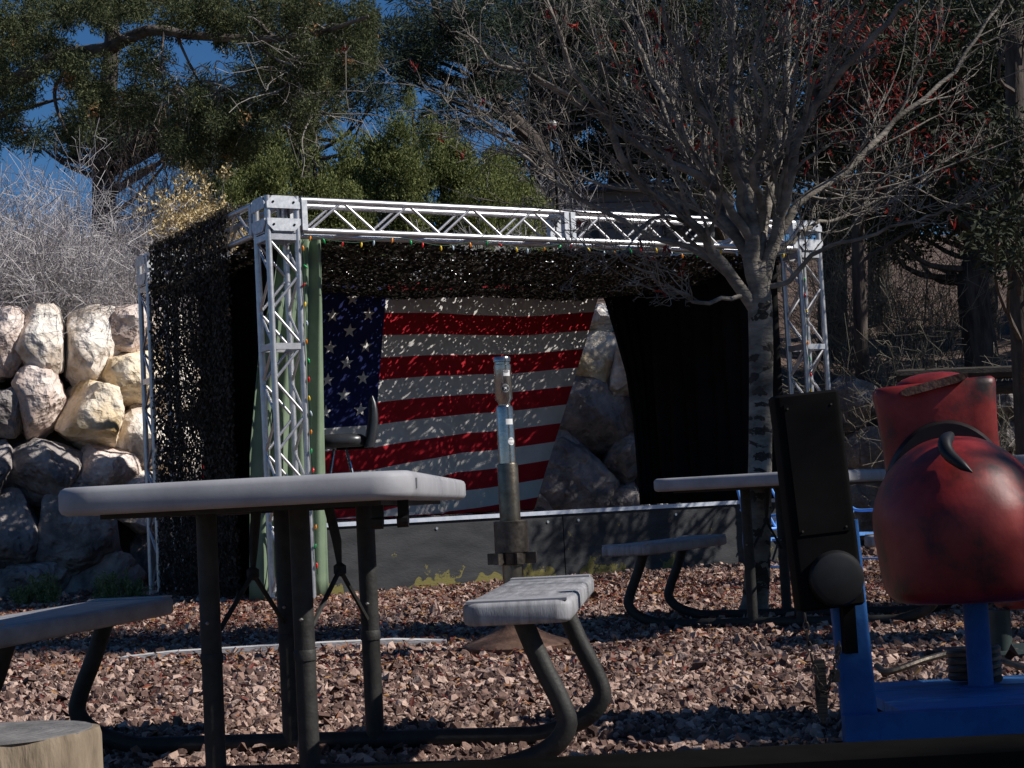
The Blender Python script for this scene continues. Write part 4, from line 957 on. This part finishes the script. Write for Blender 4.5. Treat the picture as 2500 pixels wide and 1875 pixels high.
# overhanging juniper, upper left
b0 = (-10.5, 24.5, wz(-10.5, 24.5) - .1)
J = lambda pts, dd: [at(x, y, d + 3.5) for (x, y), d in zip(pts, dd)]
lim = [(J([(-500, 420), (-200, 330), (115, 150), (250, 125), (315, 92), (380, 72), (475, 88), (645, 95), (760, 85), (900, 40)], (18.6, 18, 17.2, 16.9, 16.7, 16.5, 16.3, 16, 15.8, 15.6)), .12, .02),
       (J([(60, 190), (170, 155), (137, 205), (137, 258), (163, 323), (200, 388)], (17.3, 17.1, 17, 17, 17, 17)), .035, .012),
       (J([(-200, 400), (0, 282), (70, 262), (150, 240)], (18.4, 17.8, 17.6, 17.5)), .06, .015),
       (J([(-300, 200), (0, 60), (120, 40), (200, 10), (330, -60)], (18.4, 17.6, 17.2, 17, 16.8)), .06, .02),
       (J([(250, 60), (270, 65), (300, 92), (345, 92)], (16.6, 16.6, 16.6, 16.6)), .02, .03),
       (J([(400, 75), (396, 130), (400, 200), (450, 240)], (16.4, 16.3, 16.2, 16.1)), .016, .005),
       (J([(430, 85), (470, 170), (500, 210), (540, 205)], (16.4, 16.3, 16.2, 16.1)), .018, .005),
       (J([(600, 95), (680, 150), (740, 230), (770, 290)], (16.1, 16, 15.9, 15.8)), .016, .005),
       (J([(600, -30), (630, 50), (680, 95), (740, 60), (830, 80)], (16.4, 16.3, 16.2, 16.1, 16)), .035, .01),
       (J([(520, 230), (600, 205), (680, 230), (760, 250)], (16.2, 16.1, 16, 15.9)), .014, .005)]
r = rngf(77); C = []
for px, py, rx, ry, n in ((60, 60, 110, 90, 60), (220, 20, 110, 50, 40), (20, 150, 70, 60, 26), (130, 130, 60, 50, 18), (20, 300, 40, 50, 14), (200, 180, 60, 50, 20), (330, 20, 80, 40, 26), (460, 40, 90, 50, 36), (580, 50, 90, 60, 40), (700, 40, 90, 60, 40), (800, 60, 60, 50, 24), (870, 60, 45, 55, 24), (890, 130, 35, 40, 16), (680, 130, 60, 40, 16), (760, 150, 60, 60, 22), (800, 200, 50, 60, 16), (690, 200, 60, 40, 12), (560, 270, 90, 50, 30), (480, 300, 60, 60, 22), (640, 260, 60, 60, 24), (740, 270, 50, 70, 24), (340, 160, 50, 40, 10), (230, 260, 60, 40, 14), (310, 250, 70, 50, 18), (60, 230, 50, 40, 10), (180, 330, 40, 40, 8), (450, 360, 60, 50, 18), (560, 340, 60, 50, 22)):
    for _ in range(n): C.append(list(at(px + r.normal(0, rx*.55), py + r.normal(0, ry*.55), r.uniform(18.9, 22.4))))
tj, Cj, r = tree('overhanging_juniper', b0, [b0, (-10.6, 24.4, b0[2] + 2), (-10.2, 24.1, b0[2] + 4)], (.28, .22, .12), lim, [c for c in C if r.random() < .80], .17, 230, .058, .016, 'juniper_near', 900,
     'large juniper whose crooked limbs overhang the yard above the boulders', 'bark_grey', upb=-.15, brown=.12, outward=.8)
LQ = np.array([spline(np.array([list(p) for p in pts]) - np.array(b0), 18) for pts, _, _ in lim[:1] + lim[5:]])
LQ = LQ[1:]
d1 = grow(LQ, np.full(LQ.shape[:2], .018), 10, .7, .9, -.2, 9, .38, r, .6, .2, 1.0); d2 = grow(*d1, 4, .45, .8, -.1, 7, .35, r, .6)
MB().tubes(d1[0], np.maximum(d1[1], .004), 4).tubes(d2[0], np.maximum(d2[1], .0026), 3).build('dead_twigs', M['dead_twig'], tj)['kind'] = 'stuff'
# pines behind the centre and left
def pine(px_pts, Y, rad, clist, seed, label, nl=100, cr=.36, leafm='pine', L=.17, Wd=.022, group=None, lim=None):
    pts = [at(x, y, Y) for x, y in px_pts]; g0 = wz(pts[0].x, Y) - .1; base = (pts[0].x, Y, g0); r = rngf(seed); C = []
    for px, py, rx, ry, n in clist:
        for _ in range(n): C.append(list(at(px + r.normal(0, rx*.55), py + r.normal(0, ry*.55), Y + r.normal(0, .8))))
    return tree('pine_tree', base, [base] + pts[1:], rad, lim if lim else 'auto', C, cr, nl, L, Wd, leafm, seed + 1, label, upb=.1, outward=1.2, flat=.7, group=group)
pine([(1345, 470), (1330, 400), (1230, 270), (1170, 170), (1080, 60), (1030, -120)], 31, (.20, .17, .12, .08, .05), ((1000, 60, 80, 60, 26), (1080, 120, 90, 60, 26), (1120, 30, 90, 60, 26), (1200, 90, 80, 70, 26), (1010, 160, 60, 50, 14), (1150, 210, 80, 50, 16), (960, 120, 40, 50, 8), (1100, 280, 60, 50, 8), (1230, 200, 60, 60, 12)), 600, 'leaning dark pine with a crooked trunk behind the stage')
pine([(1318, 480), (1316, 300), (1312, 100), (1310, -100), (1308, -400)], 33, (.24, .22, .19, .15, .1), ((1310, 60, 100, 80, 34), (1400, 110, 90, 80, 26), (1240, 20, 80, 60, 20), (1420, 20, 90, 60, 24), (1330, 190, 90, 50, 16), (1450, 200, 80, 60, 18)), 610, 'straight tall dark pine rising behind the middle of the stage')
pine([(250, 560), (255, 330), (270, 150), (280, -60)], 27, (.20, .17, .13, .08), ((250, 270, 90, 60, 20), (340, 300, 80, 60, 18), (190, 340, 60, 50, 9), (300, 370, 60, 50, 12), (350, 220, 60, 60, 12), (110, 330, 50, 40, 6), (470, 250, 50, 70, 12), (440, 330, 50, 60, 14), (520, 340, 50, 60, 12)), 620, 'dark pine behind the grey shrubs on the left')
pine([(730, 420), (732, 250), (735, 100), (736, -60)], 30, (.20, .17, .13, .08), ((730, 130, 60, 60, 12), (700, 200, 70, 50, 14), (790, 210, 60, 60, 14), (620, 200, 50, 50, 9), (870, 180, 60, 50, 12), (900, 250, 60, 60, 12)), 630, 'blue-green pine among the junipers on the hill')
# shaded evergreens on the right
for i, (pts, Y, cl, lab) in enumerate((
    ([(1560, 470), (1555, 300), (1560, 100), (1560, -100)], 34, ((1560, 80, 110, 90, 36), (1500, 250, 80, 80, 20), (1640, 220, 90, 90, 26), (1560, 380, 100, 50, 12), (1680, 60, 90, 80, 26)), 'shaded evergreen behind the bare tree, left of its trunk'),
    ([(1760, 560), (1765, 350), (1760, 120), (1765, -100)], 31, ((1760, 100, 100, 100, 36), (1720, 330, 90, 90, 24), (1830, 300, 90, 100, 26), (1850, 80, 80, 80, 24), (1780, 450, 90, 50, 14)), 'shaded evergreen directly behind the bare tree trunk'),
    ([(2020, 700), (2030, 480), (1990, 250), (2010, -50)], 22, ((2000, 120, 100, 110, 36), (1950, 350, 90, 100, 26), (2080, 350, 90, 100, 26), (2100, 120, 80, 100, 26), (2020, 520, 100, 70, 18), (2110, 540, 80, 70, 14)), 'shaded evergreen rising behind the right front truss tower'),
    ([(2400, 840), (2375, 700), (2390, 600), (2310, 450), (2290, 200), (2280, -80)], 19.5, ((2290, 150, 110, 100, 36), (2200, 330, 90, 90, 24), (2360, 350, 90, 100, 28), (2300, 480, 100, 60, 16), (2200, 100, 90, 80, 24), (2420, 180, 80, 100, 26), (2200, 560, 80, 50, 10)), 'old evergreen with a twisted split trunk on the right slope'),
    ([(2484, 900), (2482, 600), (2478, 300), (2474, -60)], 14.8, ((2470, 60, 50, 60, 8), (2450, 400, 50, 120, 14), (2470, 600, 40, 80, 12)), 'dark straight trunk of the evergreen standing at the yard edge by the log rail'))):
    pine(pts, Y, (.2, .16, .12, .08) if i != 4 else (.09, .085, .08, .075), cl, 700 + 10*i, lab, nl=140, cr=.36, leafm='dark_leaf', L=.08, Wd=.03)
for i, (px, Y, n, lab) in enumerate(((1385, 37, 90, 'dark evergreen above the house roof'), (1500, 36, 90, 'dark evergreen behind the house'), (1655, 35, 95, 'dark evergreen just right of the house'), (1880, 33, 95, 'dark evergreen behind the right truss corner'),
        (2140, 27, 95, 'dark evergreen behind the slender red-leaved tree'), (2390, 24, 95, 'dark evergreen behind the twisted trunk'))):
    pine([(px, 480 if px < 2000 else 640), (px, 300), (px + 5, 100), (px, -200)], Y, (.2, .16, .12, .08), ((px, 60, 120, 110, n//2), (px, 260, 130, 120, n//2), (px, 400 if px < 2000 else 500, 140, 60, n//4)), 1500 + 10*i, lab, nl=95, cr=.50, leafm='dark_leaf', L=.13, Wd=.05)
# red-leaved tree
rb = at(2090, 800, 18.6); r = rngf(880); C = []
for px, py, rx, ry, n in ((2050, 120, 120, 90, 26), (2180, 200, 120, 90, 30), (2250, 320, 110, 80, 26), (1960, 60, 80, 60, 12), (2330, 360, 90, 60, 18), (2150, 60, 100, 60, 18), (2080, 300, 80, 60, 10), (1600, 150, 120, 90, 8), (1720, 330, 60, 60, 6), (2420, 430, 60, 60, 6), (2120, 470, 60, 60, 7), (2290, 80, 70, 60, 8)):
    for _ in range(n): C.append(list(at(px + r.normal(0, rx*.55), py + r.normal(0, ry*.55), r.uniform(17.2, 18.8))))
base = (rb.x, 18.6, wz(rb.x, 18.6) - .05)
tr2, Cr, r = tree('red_leaved_tree', base, [base, at(2095, 600, 18.4), at(2110, 350, 18.2), at(2120, 100, 18)], (.09, .07, .05, .02), 'auto', C, .20, 8, .08, .028, 'red_leaf', 881, 'slender tree with sparse red autumn leaves before the dark evergreens', upb=-.5)
# small weeds at the foot of the wall
for i, (px, w, h) in enumerate(((55, .16, .17), (115, .22, .26), (262, .24, .26), (325, .22, .18))):
    p = at(px, 1470, 14.9); r = rngf(950 + i); b = empty('weed', (p.x, 14.9, 0), 0, ['tiny round green weed at the foot of the boulder wall', 'upright green weed next to the tiny round one below the boulders', 'bushy green weed behind the picnic bench end', 'low spreading green weed beside the bushy one below the boulders'][i], 'plant', 'weeds below the boulder wall')
    n = 26; az = r.uniform(0, 6.283, n); s = np.linspace(0, 1, 5)[None, :, None]
    P = np.stack([r.normal(0, w*.25, n), r.normal(0, w*.2, n), np.zeros(n)], -1)[:, None] + np.stack([np.cos(az)*w*.35, np.sin(az)*w*.3, r.uniform(.5, 1, n)*h], -1)[:, None]*s
    MB().tubes(P, np.full((n, 5), .003), 3).build('stems', M['weed'], b)['kind'] = 'stuff'
    f = MB(); clumps(f, P[:, 1:].reshape(-1, 3), .03, 9, .035, .012, r, .7, .4); f.build('leaves', M['weed'], b)['kind'] = 'stuff'

# building and globe lamp up the hill
bl = at(1500, 470, 33); hz = wz(bl.x, 33)
hb = empty('house', (bl.x, 33, hz - .2), R(8), 'grey sided house on the hill half hidden by dark trees', 'building')
MB().box((0, 0, .75), (3.6, 3.0, 1.5)).build('wall', M['siding'], hb)
for k in range(6): MB().box((0, -1.51, .12 + .24*k), (3.62, .02, .012)).build('siding_board', M['roofing'], hb)
MB().loft([[(-2.0, -1.8, 1.5), (2.0, -1.8, 1.5), (2.0, 1.8, 1.5), (-2.0, 1.8, 1.5)], [(-2.0, -.05, 1.95), (2.0, -.05, 1.95), (2.0, .05, 1.95), (-2.0, .05, 1.95)]]).build('roof', M['roofing'], hb)
for x in (-1.0, .9): 
    w_ = MB().box((x, -1.52, .85), (.7, .05, .7)).build('window', M['roofing'], hb); MB().box((x, -1.55, .85), (.58, .02, .58)).build('pane', M['vinyl'], w_)
lp_ = at(1350, 303, 22.5); lz = wz(lp_.x, 22.5)
gl = empty('globe_lamp', (lp_.x, 22.5, lz), 0, 'small white globe lamp on a thin dark pole among the trees', 'lamp')
MB().tube([(0, 0, -.05), (0, 0, lp_.z - lz - .04)], .018, 8).build('pole', M['black_paint'], gl, smooth=True)
f = MB().lathe([(.002, -.05), (.03, -.042), (.045, -.02), (.05, 0), (.045, .022), (.03, .042), (.002, .05)], 16); o = f.build('globe', M['globe'], gl, smooth=True); o.location.z = lp_.z - lz

# ------------------------------------------------------------------ trees to the right of the view: bare trees, and evergreens added for shade
def copy_tree(o, parent=None):
    c = o.copy(); col.objects.link(c); c.parent = parent
    for ch_ in list(o.children): copy_tree(ch_, c)
    return c
for i, (x, y, rz, k, lab) in enumerate(((6.6, 3.6, 1.1, 1.15, 'bare tree at the yard edge opposite the red ride'), (7.4, 6.0, 2.6, 1.25, 'bare tree at the yard edge level with the steel post'),
                                   (8.2, 8.6, 4.0, 1.25, 'bare tree at the yard edge level with the garden bench'), (8.6, 10.4, 5.2, 1.3, 'tall bare tree at the yard edge beyond the garden bench'))):
    c = copy_tree(bt); c.location = (x, y, 0); c.rotation_euler.z = rz; c.scale = (k, k, k); c['label'] = lab; c['group'] = 'bare trees along the yard edge'
for i, (x, y, z0, z1, rad, lab) in enumerate(((8.9, 2.6, 7.4, 7.0, 1.0, 'dense unseen evergreen added to shade the red ride and its platform'), (8.8, -.4, 1.8, 8.4, 1.5, 'dense unseen evergreen added to shade the timber rail'),
        (11.5, 17.6, 2.6, 10.5, 1.9, 'dense unseen evergreen beyond the right boulders, added to shade the slope'), (11.5, 20.8, 3.0, 11.0, 2.0, 'dense unseen evergreen uphill of the right boulders, added for shade'),
        (9.2, 18.6, 2.0, 8.5, 1.6, 'dense unseen evergreen past the log rail, added to shade the slope'), (12.5, 23.5, 3.0, 10.0, 2.0, 'dense unseen evergreen past the red-leaved tree, added to shade the hill'), (6.2, -.1, 1.2, 6.4, 1.1, 'low dense unseen evergreen added to darken the timber rail'), (9.0, 7.1, 5.5, 11.5, .8, 'tall unseen evergreen added to shade the bare tree'))):
    g0 = wz(x, y); r = rngf(1200 + i); C = plume_centres(r, x, y, g0 + z0*.6, g0 + z1, rad, 120)  # unseen evergreens, placed to throw shade on ride, rail, slope and bare tree
    tree('unseen_shade_tree', (x, y, g0 - .05), [(x, y, g0 - .05), (x, y, g0 + 2), (x, y, g0 + z1*.8)], (.2, .16, .06), 'auto', C, .42, 60, .20, .09, 'dark_leaf', 1300 + i, lab, group='unseen evergreens added for shade')
